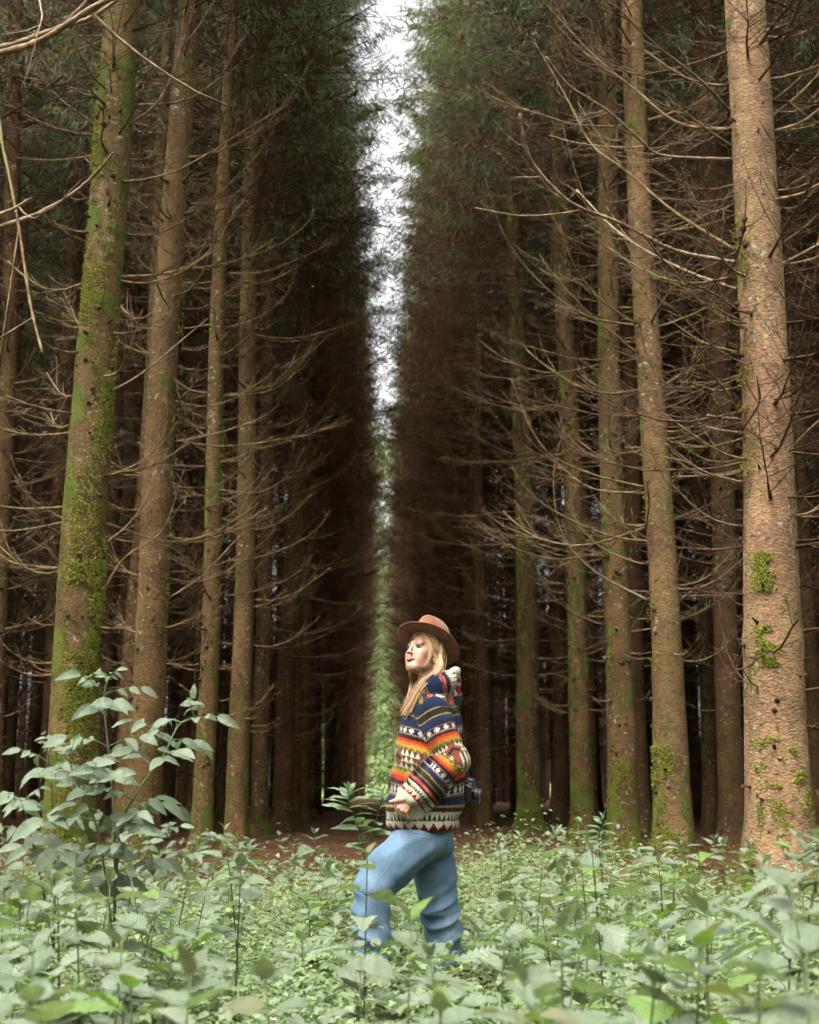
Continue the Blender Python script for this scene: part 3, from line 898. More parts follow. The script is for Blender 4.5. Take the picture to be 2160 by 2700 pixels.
# ------------------------------------------------------------------ the far depth of the forest, one mass of stems and twigs
def forest_mass():
    rng = np.random.default_rng(55)
    g = Geo()
    for _ in range(330):
        y = rng.uniform(55, 76)
        x = rng.uniform(-0.34, 0.36) * y
        if -2.0 < x < 2.6:
            continue
        h = rng.uniform(9, 14); r = rng.uniform(0.09, 0.17)
        P = np.array([[x, y, -0.1], [x + rng.normal() * 0.1, y, h * 0.5], [x + rng.normal() * 0.2, y, h]])
        g.tube(P, [r, r * 0.8, r * 0.5], 6, a=rng.uniform(0.4, 1), cap=False)
        for _ in range(26):
            z = rng.uniform(0.6, h); a = rng.uniform(0, 6.28); l = rng.uniform(0.5, 1.9)
            d = np.array([math.cos(a), math.sin(a), rng.uniform(-0.1, 0.4)]) * l
            p = np.array([x, y, z])
            g.tube([p, p + d * 0.5, p + d + [0, 0, 0.25 * l]], [0.02, 0.014, 0.008], 3, a=rng.uniform(0.3, 1), cap=False)
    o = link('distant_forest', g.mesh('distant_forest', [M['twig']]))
    tag(o, 'far depth of the forest, a dark mass of thin stems and twigs', 'forest', kind='stuff')


forest_mass()


def light_blocking_stand():
    """unseen conifers added behind the camera and at both sides to keep low light out of the wood"""
    rng = np.random.default_rng(66)
    g = Geo()
    spots = [(x + rng.normal() * 0.6, -11.0 - 3.2 * row + rng.normal() * 0.6, rng.uniform(13, 17)) for row in range(3) for x in np.arange(-42, 43, 3.2)]
    # and more unseen conifers on both sides, added to shut out side light
    spots += [(sd * (0.33 * y + 4.5 + 3.0 * row) + rng.normal() * 0.4, y + rng.normal() * 0.5, rng.uniform(19, 24)) for row in range(3) for sd in (-1, 1) for y in np.arange(13, 66, 2.6)]
    for xx, y, h in spots:
        g.tube([[xx, y, -0.1], [xx, y, h]], [0.17, 0.03], 6, a=0.5, cap=False, mi=1)
        n = 260
        z = 1.0 + (h - 1.0) * rng.random(n) ** 1.2
        a = rng.uniform(0, 6.28, n); r = 1.9 * (1 - (z / h) ** 1.3) * rng.uniform(0.3, 1.05, n)
        B = np.stack([xx + r * np.cos(a), y + r * np.sin(a), z], -1)
        E = B + np.stack([np.cos(a) * 0.4, np.sin(a) * 0.4, -rng.uniform(0.3, 0.9, n)], -1)
        w = np.stack([-np.sin(a), np.cos(a), np.zeros(n)], -1) * 0.32
        V = np.stack([B, (B + E) / 2 + w, E, (B + E) / 2 - w], 1).reshape(-1, 3)
        g.add(V, np.arange(len(V)).reshape(-1, 4), None, np.repeat(rng.uniform(0, 0.6, n), 4))
    o = link('light_blocking_forest', g.mesh('light_blocking_forest', [M['needle'], M['bark']], smooth=False))
    tag(o, 'unseen conifers added around the clearing to keep out low light', 'forest', kind='stuff')


light_blocking_stand()
# ------------------------------------------------------------------ undergrowth
M['nettle'] = mat_leaf('nettle_leaf', (0.150, 0.190, 0.120), (0.215, 0.250, 0.180), 0.55, 0.35, 0.30, veins=0.8, vcol=(0.15, 0.24, 0.06))
M['elder'] = mat_leaf('elder_leaf', (0.100, 0.135, 0.084), (0.165, 0.198, 0.138), 0.5, 0.4, 0.28, veins=0.45)
M['lance'] = mat_leaf('lance_leaf', (0.11, 0.155, 0.088), (0.165, 0.21, 0.13), 0.45, 0.45, 0.3, veins=0.4)
M['herb'] = mat_leaf('herb_leaf', (0.105, 0.155, 0.060), (0.210, 0.255, 0.140), 0.5, 0.35, 0.35, rnd=False)
M['stem'] = mat_plain('green_stem', (0.075, 0.105, 0.035), 0.55, 0.35, 20, 0.4)
M['dark_stem'] = mat_plain('dark_stem', (0.040, 0.052, 0.022), 0.6, 0.3, 20, 0.4)
M['pink'] = mat_plain('pink_petal', (0.62, 0.30, 0.46), 0.6, 0.2)


def leaf_mesh(name, W, teeth, tooth, droop, fold, mat, shape=0.72, curl=0.0, seed=0):
    """one blade of unit length along +X, real serrated outline, folded on its midrib"""
    rng = np.random.default_rng(seed)
    n = 2 * teeth + 1
    s = np.linspace(0, 1, n)
    w = W * np.sin(math.pi * np.clip(s, 0, 1) ** shape) ** 0.9
    w[0], w[-1] = 0.02 * W, 0.0
    out = np.where(np.arange(n) % 2 == 1, 1 + tooth, 1 - tooth * 0.6)
    cols = np.array([-1, -0.52, 0, 0.52, 1])
    V, UV = [], []
    for i in range(n):
        for c in cols:
            e = abs(c) == 1
            ww = w[i] * (out[i] if e else 1.0)
            x = s[i] + (0.03 * tooth * 4 if (e and i % 2 == 1) else 0) - 0.05 * abs(c) * (s[i] < 0.25)
            z = -droop * s[i] ** 2 + fold * abs(c) * ww + 0.012 * math.sin(9 * s[i] * 2 + abs(c) * 2) - curl * c * c * ww + rng.normal() * 0.006
            V.append((x, c * ww, z)); UV.append((s[i], c))
    Q = []
    for i in range(n - 1):
        for j in range(4):
            a = i * 5 + j
            Q.append((a, a + 5, a + 6, a + 1))
    return make_mesh(name, V, Q, None, [mat], uv=UV)


NETTLE = [leaf_mesh('leaf', 0.30 + 0.03 * (i % 3), 9, 0.26, [0.12, 0.28, 0.45, 0.2][i % 4], [0.35, 0.2, 0.28, 0.1][i % 4], M['nettle'], 0.60, seed=i) for i in range(6)]
ELDER = [leaf_mesh('leaflet', 0.215 + 0.02 * (i % 2), 8, 0.06, [0.15, 0.32, 0.5][i % 3], [0.3, 0.15, 0.35][i % 3], M['elder'], 0.70, seed=10 + i) for i in range(4)]
LANCE = [leaf_mesh('leaf', 0.15 + 0.015 * (i % 2), 6, 0.02, [0.1, 0.3, 0.2][i % 3], [0.3, 0.15, 0.2][i % 3], M['lance'], 0.85, seed=20 + i) for i in range(3)]


def put_leaf(name, me, parent, base, d, up, size, spin=0.0):
    d = Vector(d).normalized(); up = Vector(up)
    y = up.cross(d)
    if y.length < 1e-4:
        y = Vector((0, 1, 0))
    y.normalize(); z = d.cross(y)
    m = Matrix((d, y, z)).transposed().to_4x4()
    m = Matrix.Translation(base) @ m @ Matrix.Rotation(spin, 4, 'X') @ Matrix.Scale(size, 4)
    o = link(name, me, parent)
    o.matrix_local = m
    return o


def nettle(x, y, H, label, group=None, seed=0, size=0.105, pairs=5, lean=(0, 0), name='nettle', tassels=False, az0=None, mat='stem'):
    rng = np.random.default_rng(seed)
    t = thing(name, label, 'plant', (x, y, float(ground_z(x, y))), 0, group)
    g = Geo()
    k = 8
    s = np.linspace(0, 1, k)
    lx, ly = lean[0] + rng.normal() * 0.07, lean[1] + rng.normal() * 0.07
    P = np.stack([lx * s ** 1.6 * H, ly * s ** 1.6 * H, H * s], -1)
    g.tube(P, 0.0042 * (1 - 0.55 * s), 5)
    az = rng.uniform(0, 6.28) if az0 is None else az0
    gap = min(0.070, H * 0.12)
    for q in range(pairs):
        zz = H - gap * (q * (0.72 + 0.10 * q)) - 0.012
        if zz < 0.05:
            break
        f = zz / H
        c = Vector((lx * f ** 1.6 * H, ly * f ** 1.6 * H, zz))
        a = az + q * math.pi / 2 + rng.normal() * 0.25
        sz = size * (0.42, 0.72, 0.95, 1.05, 1.0, 0.95, 0.9)[min(q, 6)] * rng.uniform(0.85, 1.12)
        for sgn in (0, math.pi):
            aa = a + sgn + rng.normal() * 0.15
            el = R((52, 24, 8, -4, -12, -18, -22)[min(q, 6)] + rng.normal() * 11)
            d = Vector((math.cos(aa) * math.cos(el), math.sin(aa) * math.cos(el), math.sin(el)))
            pl = 0.035 * sz / 0.1 * (0.5 + 0.2 * q)
            b = c + d * pl + Vector((0, 0, 0.25 * pl))
            g.tube([c, c + d * pl * 0.5 + Vector((0, 0, 0.25 * pl)), b], 0.0016, 4, cap=False)
            put_leaf('leaf', NETTLE[rng.integers(0, 6)], t, b, d, (0, 0, 1), sz, rng.normal() * 0.22)
        if tassels and 0 < q < 5:
            for _ in range(7):
                aa = rng.uniform(0, 6.28); l = rng.uniform(0.03, 0.06)
                dd = np.array([math.cos(aa), math.sin(aa), rng.uniform(-0.2, 0.35)])
                c0 = np.array(c)
                nn = 6
                TT = np.stack([c0 + dd * l * u + np.array([0, 0, -0.3 * l * u * u]) for u in np.linspace(0, 1, nn)])
                g.tube(TT, 0.0028 + 0.0014 * (np.arange(nn) % 2), 4)
    link('stem', g.mesh('stem', [M[mat]]), t)
    return t


def gpx(px, Y):
    """ground x at distance Y under pixel column px"""
    return at(px, 2100, Y).x


def px_h(px, py, Y):
    p = at(px, py, Y)
    return p.x, p.z - float(ground_z(p.x, Y))


def nettle_at(px, py, Y, label, **kw):
    x, H = px_h(px, py, Y)
    return nettle(x, Y, H, label, **kw)


nettle_at(1066, 2425, 3.05, 'big pale nettle in front of the walker\'s rear foot, leaves spread wide', seed=1, size=0.135, pairs=5, az0=0.15)
nettle_at(962, 2245, 4.7, 'thin tall nettle standing right before the walker\'s front knee', seed=2, size=0.118, pairs=6, az0=0.3, mat='dark_stem')
nettle_at(2008, 2145, 3.1, 'tall nettle with hanging flower tassels before the largest right trunk', seed=3, size=0.125, pairs=6, az0=0.1, tassels=True, lean=(-0.02, 0))
nettle_at(1588, 2240, 4.3, 'broad many-leaved nettle in the middle of the right undergrowth', seed=5, size=0.135, pairs=6, az0=0.2, mat='dark_stem')
nettle_at(1225, 2505, 2.9, 'small nettle shoot with one fresh bright green leaf below the walker', seed=8, size=0.085, pairs=2, az0=0.9)
nettle_at(2150, 2330, 2.6, 'large nettle cut by the right edge of the picture', seed=9, size=0.135, pairs=5, az0=0.0)
nettle_at(1390, 2590, 2.1, 'close blurred nettle top at the bottom edge, right of centre', seed=12, size=0.12, pairs=3, az0=0.5)
nettle_at(1020, 2620, 2.15, 'close blurred nettle top at the bottom edge, below the big pale nettle', seed=13, size=0.11, pairs=3, az0=1.2)
nettle_at(300, 2480, 3.4, 'pale broad nettle in the lower left undergrowth', seed=14, size=0.13, pairs=5, az0=0.4)
nettle_at(640, 2185, 6.2, 'dark-stemmed nettle rising above the undergrowth right of the leafy shrub', seed=15, size=0.11, pairs=5, az0=0.2, mat='dark_stem')
nettle_at(1545, 2165, 6.4, 'spiky-topped nettle before the mossy right row trunks', seed=16, size=0.105, pairs=6, az0=0.7)
nettle_at(1400, 2225, 5.8, 'leafy nettle at the near end of the right undergrowth, beside the walker', seed=17, size=0.12, pairs=5, az0=0.3)

for i, (px, py, Y, sz, nm) in enumerate([(90, 2500, 2.9, 0.135, 'at the far left of the bottom edge'), (470, 2560, 2.5, 0.125, 'at the bottom edge below the low spreading shrub'), (760, 2570, 2.6, 0.12, 'at the bottom edge left of the big pale nettle'),
                                         (1310, 2420, 3.3, 0.135, 'right of the small fresh-leaved shoot'), (1480, 2440, 3.0, 0.145, 'in the lower right undergrowth, second from the walker'), (1660, 2500, 2.6, 0.14, 'at the bottom edge below the broad nettle'),
                                         (1850, 2400, 3.1, 0.15, 'left of the tasselled nettle'), (1960, 2540, 2.3, 0.135, 'at the bottom edge below the tasselled nettle'), (2110, 2520, 2.2, 0.13, 'in the bottom right corner')]):
    nettle_at(px, py, Y, 'close broad-leaved nettle ' + nm, seed=700 + i, size=sz, pairs=5, az0=0.2 + 0.5 * i)

random.seed(21)
placed_n = []
tries = 0
while len(placed_n) < 158 and tries < 12000:
    tries += 1
    Y = random.uniform(2.3, 12.0)
    px = random.uniform(-60, 2220)
    H = random.triangular(0.26, 0.74, 0.46) if Y < 7.5 else random.uniform(0.36, 0.58)
    mid = 660 < px < 1330
    if mid:
        if Y < 6.9:
            H = random.uniform(0.22, 0.40)
            if random.random() < 0.45:
                continue
        elif 880 < px < 1260:
            H = random.uniform(0.2, 0.36)
    top = 2060 + (0.95 - H) * 3600 / Y
    if top > 2680 or (930 < px < 1220 and Y < 7.0 and top < 2480):
        continue
    x = gpx(px, Y)
    if any((x - a) ** 2 + (Y - b) ** 2 < (0.20 + 0.02 * Y) ** 2 for a, b in placed_n):
        continue
    if abs(x - 0.02) < 0.5 and 6.2 < Y < 7.1:
        continue
    placed_n.append((x, Y))
    zone = [n for lim, n in ((200, 'at the left edge'), (430, 'under the tall shrub'), (700, 'right of the tall shrub'), (930, 'left of the walker'), (1230, 'by the walker\'s feet'), (1450, 'right of the walker'),
                             (1700, 'before the right row trunks'), (1950, 'left of the largest right trunk'), (9999, 'before the largest right trunk')) if px < lim][0]
    dep = 'nearest' if Y < 3.6 else ('near' if Y < 5.0 else ('middle' if Y < 6.8 else ('rear' if Y < 8.8 else 'rearmost')))
    ht = 'tall' if H > 0.5 else ('low' if H < 0.36 else 'half-high')
    lab = '%s nettle %s, in the %s depth of the undergrowth' % (ht, zone, dep)
    nettle(x, Y, H, lab, '%s nettles %s, %s undergrowth' % (ht, zone, dep), seed=1000 + tries, size=random.uniform(0.10, 0.165), pairs=random.choice([5, 6, 6, 7]),
           mat=random.choice(['stem', 'stem', 'dark_stem']))


for i, (px, py, Y) in enumerate([(40, 2330, 4.4), (110, 2360, 4.0), (180, 2310, 4.5), (235, 2350, 4.1), (300, 2320, 4.4), (365, 2345, 4.2), (430, 2310, 4.6)]):
    nettle_at(px, py, Y, '%s of the leafy nettles crowding before the tall shrub\'s stems, counted from the left' % ORD[i], seed=560 + i, size=0.135, pairs=6, group='nettles before the tall shrub')
for i, (px, py, Y) in enumerate([(905, 2500, 5.4), (945, 2480, 5.9), (990, 2495, 5.6), (1030, 2520, 5.2), (1075, 2530, 5.5), (1110, 2500, 5.9), (1150, 2520, 5.6), (1190, 2500, 5.8), (1225, 2480, 5.5), (880, 2440, 6.0), (1250, 2450, 6.0),
                                  (960, 2560, 4.6), (1120, 2570, 4.7), (1180, 2590, 4.2)]):
    nettle_at(px, py, Y, 'low leafy nettle hiding the walker\'s %s foot' % ('front' if px < 1060 else 'rear'), seed=500 + i, size=0.125, pairs=4, group='low nettles over the walker\'s feet')


# ---- the tall shrub with compound leaves at the left
def compound_leaf(parent, base, d, length, rng, n=3, size=0.10):
    """a rachis with n-1 pairs of leaflets and one at its tip"""
    d = Vector(d).normalized()
    g = Geo()
    s = np.linspace(0, 1, 6)[:, None]
    C = np.array(d)[None, :] * length * s + np.array([0, 0, -0.28 * length])[None, :] * s ** 2
    g.tube(C, 0.0022 * (1 - 0.5 * s[:, 0]), 4, cap=False)
    r = link('compound_leaf', g.mesh('compound_leaf', [M['stem']]), parent, loc=base)
    lat = Vector((0, 0, 1)).cross(d).normalized()
    for q in range(n):
        f = 0.36 + 0.60 * q / (n - 1)
        c = Vector(d * length * f + Vector((0, 0, -0.28 * length * f * f)))
        if q == n - 1:
            dirs = [d + Vector((0, 0, -0.75))]
        else:
            dirs = [d * 0.55 + lat * sg + Vector((0, 0, -0.45 + rng.normal() * 0.22)) for sg in (1, -1)]
        for dd in dirs:
            up = Vector((rng.normal() * 0.25, -1.25 + rng.normal() * 0.3, 1))          # blades tilt to the open sky
            put_leaf('leaflet', ELDER[rng.integers(0, 4)], r, c, dd, up, size * rng.uniform(0.8, 1.15) * (0.8 + 0.25 * q / n), rng.normal() * 0.2)


def elder(stems, Y, label, seed, group=None, name='elder_shrub', leaf_len=0.205, size=0.108):
    rng = np.random.default_rng(seed)
    b = at(stems[0][0][0], stems[0][0][1], Y)
    gz = float(ground_z(b.x, Y))
    o = Vector((b.x, Y, gz))
    t = thing(name, label, 'shrub', o, 0, group)
    for st in stems:
        pts = np.array([list(at(x, y, Y + dy) - o) for x, y, dy in st])
        pts[0, 2] = max(-0.03, min(pts[0, 2], 0.0)) if pts[0, 2] < 0.25 else pts[0, 2]
        C = spline(pts, 30)
        g = Geo()
        g.tube(C, 0.0048 * (1 - 0.55 * np.linspace(0, 1, 30)), 6)
        link('stem', g.mesh('stem', [M['stem']]), t)
        L = np.concatenate([[0], np.cumsum(np.linalg.norm(np.diff(C, axis=0), axis=1))])
        dd = L[-1] - 0.01
        az = rng.uniform(0, 3.1)
        gap = 0.045
        first = True
        while dd > L[-1] * 0.22:
            c = Vector([float(np.interp(dd, L, C[:, i])) for i in range(3)])
            sz = 0.45 if first else min(1.0, 0.62 + (L[-1] - dd) * 1.5)
            for sg in (0, math.pi):
                a = az + sg + rng.normal() * 0.2
                el = R((55 if first else 28) + rng.normal() * 12)
                compound_leaf(t, c, (math.cos(a) * math.cos(el), math.sin(a) * math.cos(el) * 0.8, math.sin(el)), leaf_len * sz * rng.uniform(0.85, 1.15), rng, 3, size * sz * rng.uniform(0.9, 1.1))
            az += math.pi / 2 + rng.normal() * 0.2
            dd -= gap
            gap = min(0.135, gap * 1.6)
            first = False
    return t


elder([[(300, 2500, 0), (303, 2250, 0), (295, 2060, 0), (280, 1920, 0), (274, 1840, 0), (284, 1792, 0)],
       [(142, 2500, 0.1), (144, 2300, 0.1), (140, 2160, 0.1), (134, 2060, 0.1), (125, 1975, 0.05)],
       [(300, 2480, 0), (318, 2190, -0.05), (372, 2075, -0.1), (432, 1990, -0.12), (470, 1915, -0.1), (515, 1885, -0.1)],
       [(300, 2480, 0), (260, 2200, -0.15), (215, 2090, -0.2), (180, 2000, -0.25)],
       [(142, 2500, 0.1), (100, 2280, 0.0), (75, 2180, -0.1), (60, 2110, -0.15)]],
      5.0, 'tall pale-leaved shrub with compound leaves before the thick mossy trunk', 5)
elder([[(330, 2560, 0), (345, 2350, 0), (400, 2235, 0), (450, 2195, 0)], [(330, 2560, 0), (430, 2350, 0), (500, 2250, 0), (560, 2215, 0)]],
      5.6, 'low spreading shrub with small compound leaves at the tall shrub\'s foot', 6, leaf_len=0.17, size=0.075)


# ---- lance-leaved plants behind the walker
def lance_plant(stems, Y, label, seed, size=0.12):
    rng = np.random.default_rng(seed)
    b = at(stems[0][0][0], stems[0][0][1], Y)
    o = Vector((b.x, Y, float(ground_z(b.x, Y))))
    t = thing('willowherb', label, 'plant', o)
    for st in stems:
        pts = np.array([list(at(x, y, Y + dy) - o) for x, y, dy in st])
        C = spline(pts, 24)
        g = Geo()
        g.tube(C, 0.005 * (1 - 0.5 * np.linspace(0, 1, 24)), 5)
        link('stem', g.mesh('stem', [M['dark_stem']]), t)
        for q in range(22):
            f = 1 - (q / 22) ** 1.25 * 0.72
            c = C[int(f * 23)]
            a = q * 2.4 + rng.normal() * 0.2
            el = R(62 * math.exp(-q / 4.0) + 12 + rng.normal() * 9)
            sz = size * min(1.0, 0.35 + q * 0.09) * rng.uniform(0.85, 1.15)
            put_leaf('leaf', LANCE[rng.integers(0, 3)], t, c, (math.cos(a) * math.cos(el), math.sin(a) * math.cos(el), math.sin(el)), (rng.normal() * 0.2, -0.2, 1), sz, rng.normal() * 0.2)
    return t


lance_plant([[(975, 2420, 0), (965, 2280, 0), (945, 2180, 0), (922, 2120, 0), (918, 2080, 0)], [(975, 2420, 0), (975, 2260, 0), (990, 2180, 0.1), (1004, 2120, 0.1), (1008, 2095, 0.1)]],
            7.6, 'lance-leaved bushy plant standing behind the walker\'s front leg', 3, 0.155)
lance_plant([[(1590, 2330, 0), (1580, 2220, 0), (1590, 2150, 0)]], 8.2, 'small feathery plant at the foot of the mossy right row trunk', 4, 0.09)


# ---- low ground cover: nobody could count it
def ground_cover():
    rng = np.random.default_rng(31)
    n = 145000
    Y = 3.0 + 11.5 * rng.random(n) ** 0.95
    X = (rng.uniform(-0.36, 0.36, n)) * (Y + 1.0) + 0.02 * Y
    edge = 11.0 + 1.3 * np.sin(X * 1.7) + 1.2 * np.sin(X * 0.6 + 1)
    clump = wob(np.stack([X, Y, 0 * X], -1), 3.0, 5)
    keep = (Y < edge) & (clump + rng.normal(0, 0.5, n) > -0.75 + 0.06 * np.maximum(Y - 9, 0))
    X, Y, clump = X[keep], Y[keep], clump[keep]; n = len(X)
    h = np.abs(rng.normal(0.10, 0.09, n)) * (1.0 + 0.4 * clump) * (1 + 0.5 * np.clip((Y - 8) / 4, 0, 1)) + 0.015
    C = np.stack([X, Y, ground_z(X, Y) + h], -1)
    nrm = np.stack([rng.normal(0, 0.35, n), rng.normal(-0.15, 0.35, n), np.ones(n)], -1)
    nrm /= np.linalg.norm(nrm, axis=1)[:, None]
    a = rng.uniform(0, 6.28, n)
    d0 = np.stack([np.cos(a), np.sin(a), np.zeros(n)], -1)
    d0 -= nrm * (d0 * nrm).sum(1)[:, None]; d0 /= np.linalg.norm(d0, axis=1)[:, None]
    d1 = np.cross(nrm, d0)
    s = rng.uniform(0.009, 0.023, n)
    var = np.clip(0.45 + 0.25 * clump + rng.normal(0, 0.2, n), 0, 1)
    V, A = [], []
    for ang in (-1.25, 0.0, 1.25):
        dir_ = d0 * math.cos(ang) + d1 * math.sin(ang); lat = -d0 * math.sin(ang) + d1 * math.cos(ang)
        l = (s * (1.15 if ang == 0 else 0.95))[:, None]
        V.append(np.stack([C, C + dir_ * l * 0.6 + lat * l * 0.42 + nrm * l * 0.10, C + dir_ * l * 1.15 - nrm * l * 0.18, C + dir_ * l * 0.6 - lat * l * 0.42 + nrm * l * 0.10], 1))
    V = np.stack(V, 1).reshape(-1, 3)
    g = Geo()
    g.add(V, np.arange(len(V)).reshape(-1, 4), None, np.repeat(var, 12))
    # thin stalks and grass blades among the leaves
    m = 5200
    Yb = rng.uniform(2.6, 11.5, m); Xb = rng.uniform(-0.36, 0.36, m) * (Yb + 1); hb = rng.uniform(0.06, 0.26, m)
    B = np.stack([Xb, Yb, ground_z(Xb, Yb)], -1); top = B + np.stack([rng.normal(0, 0.3, m) * hb, rng.normal(0, 0.3, m) * hb, hb], -1)
    w = np.stack([rng.uniform(0.0012, 0.0030, m), np.zeros(m), np.zeros(m)], -1)
    mid = (B + top) / 2 + np.stack([rng.normal(0, 0.02, m)] * 3, -1)
    Vb = np.stack([B - w, B + w, mid + w * 0.9, mid - w * 0.9, top], 1).reshape(-1, 3)
    i = np.arange(m)[:, None] * 5
    g.add(Vb, np.hstack([i, i + 1, i + 2, i + 3]), np.hstack([i + 3, i + 2, i + 4]), np.repeat(rng.uniform(0, 0.8, m), 5))
    o = link('ground_cover', g.mesh('ground_cover', [M['herb']], smooth=False))
    tag(o, 'dense low carpet of small lobed green leaves and grass on the clearing floor', 'ground cover', kind='stuff')


ground_cover()


def litter():
    rng = np.random.default_rng(33)
    g = Geo()
    n = 4200
    Y = rng.uniform(9.5, 26, n); X = rng.uniform(-0.34, 0.34, n) * Y
    a = rng.uniform(0, 6.28, n); l = rng.uniform(0.03, 0.34, n)
    for i in range(n):
        z = float(ground_z(X[i], Y[i])) + 0.006
        d = np.array([math.cos(a[i]), math.sin(a[i]), rng.normal() * 0.08]) * l[i]
        p = np.array([X[i], Y[i], z])
        g.tube([p, p + d * 0.5 + [0, 0, rng.uniform(0, 0.02)], p + d], rng.uniform(0.002, 0.006), 3, a=rng.uniform(0, 0.6), cap=False)
    o = link('fallen_twigs', g.mesh('fallen_twigs', [M['branch']]))
    tag(o, 'scatter of fallen twigs over the reddish forest floor', 'twigs', kind='stuff')


litter()


# ---- pink flowers dotted over the carpet
def flower_mesh():
    g = Geo()
    for q in range(5):
        a = q * 2 * math.pi / 5
        d = np.array([math.cos(a), math.sin(a), 0.35]); l = np.array([-math.sin(a), math.cos(a), 0])
        g.add([d * 0.1, d * 0.7 + l * 0.35, d * 1.05 + [0, 0, 0.1], d * 0.7 - l * 0.35], [[0, 1, 2, 3]])
    return g.mesh('blossom', [M['pink']])


FL = flower_mesh()
sg = Geo(); sg.tube([(0, 0, 0), (0.01, 0.0, 0.5), (0.0, 0.01, 1.0)], [0.006, 0.005, 0.004], 4, cap=False)
STALK = sg.mesh('stalk', [M['stem']])
random.seed(5)
fl_px = [(155, 2560), (165, 2600), (205, 2615), (260, 2555), (295, 2550), (335, 2495), (370, 2620), (340, 2570), (485, 2622), (475, 2420), (640, 2520), (690, 2520), (700, 2450), (720, 2690), (635, 2675), (447, 2690), (890, 2685),
         (172, 2672), (200, 2690), (290, 2660), (850, 2382), (600, 2690), (990, 2600), (935, 2615), (1245, 2585), (1225, 2400), (1765, 2310), (1790, 2300), (1833, 2330), (1890, 2305), (1595, 2450), (1770, 2420), (2075, 2375),
         (2100, 2420), (2130, 2375), (1945, 2375), (2025, 2390), (1460, 2465), (1845, 2345), (1820, 2400)]
for i, (px, py) in enumerate(fl_px):
    h = random.uniform(0.14, 0.26)
    Y = (0.95 - h) * 3600 / (py - 2060)
    Y = min(max(Y, 3.6), 10.5)
    p = at(px, py, Y)
    gz = float(ground_z(p.x, Y))
    side = 'left' if px < 800 else ('right' if px > 1330 else 'middle')
    near = 'nearest the camera' if py > 2540 else 'further back'
    t = thing('pink_flower', 'tiny pale pink flower in the low %s ground cover, %s' % (side, near), 'flower', (p.x, Y, gz), random.uniform(0, 6), 'small pink flowers, %s %s' % (side, near))
    hh = max(0.08, p.z - gz)
    link('stalk', STALK, t, scale=(hh * 0.6, hh * 0.6, hh))
    link('blossom', FL, t, loc=(0, 0, hh), rot=(random.uniform(0.2, 1.0), 0, random.uniform(0, 6)), scale=random.uniform(0.008, 0.012))
# ------------------------------------------------------------------ the walker
PY = 6.6
P0 = at(1130, 2100, PY)
PO = np.array([P0.x, PY, float(ground_z(P0.x, PY))])


def wp(px, py, dy=0.0):
    return np.array(list(at(px, py, PY + dy))) - PO


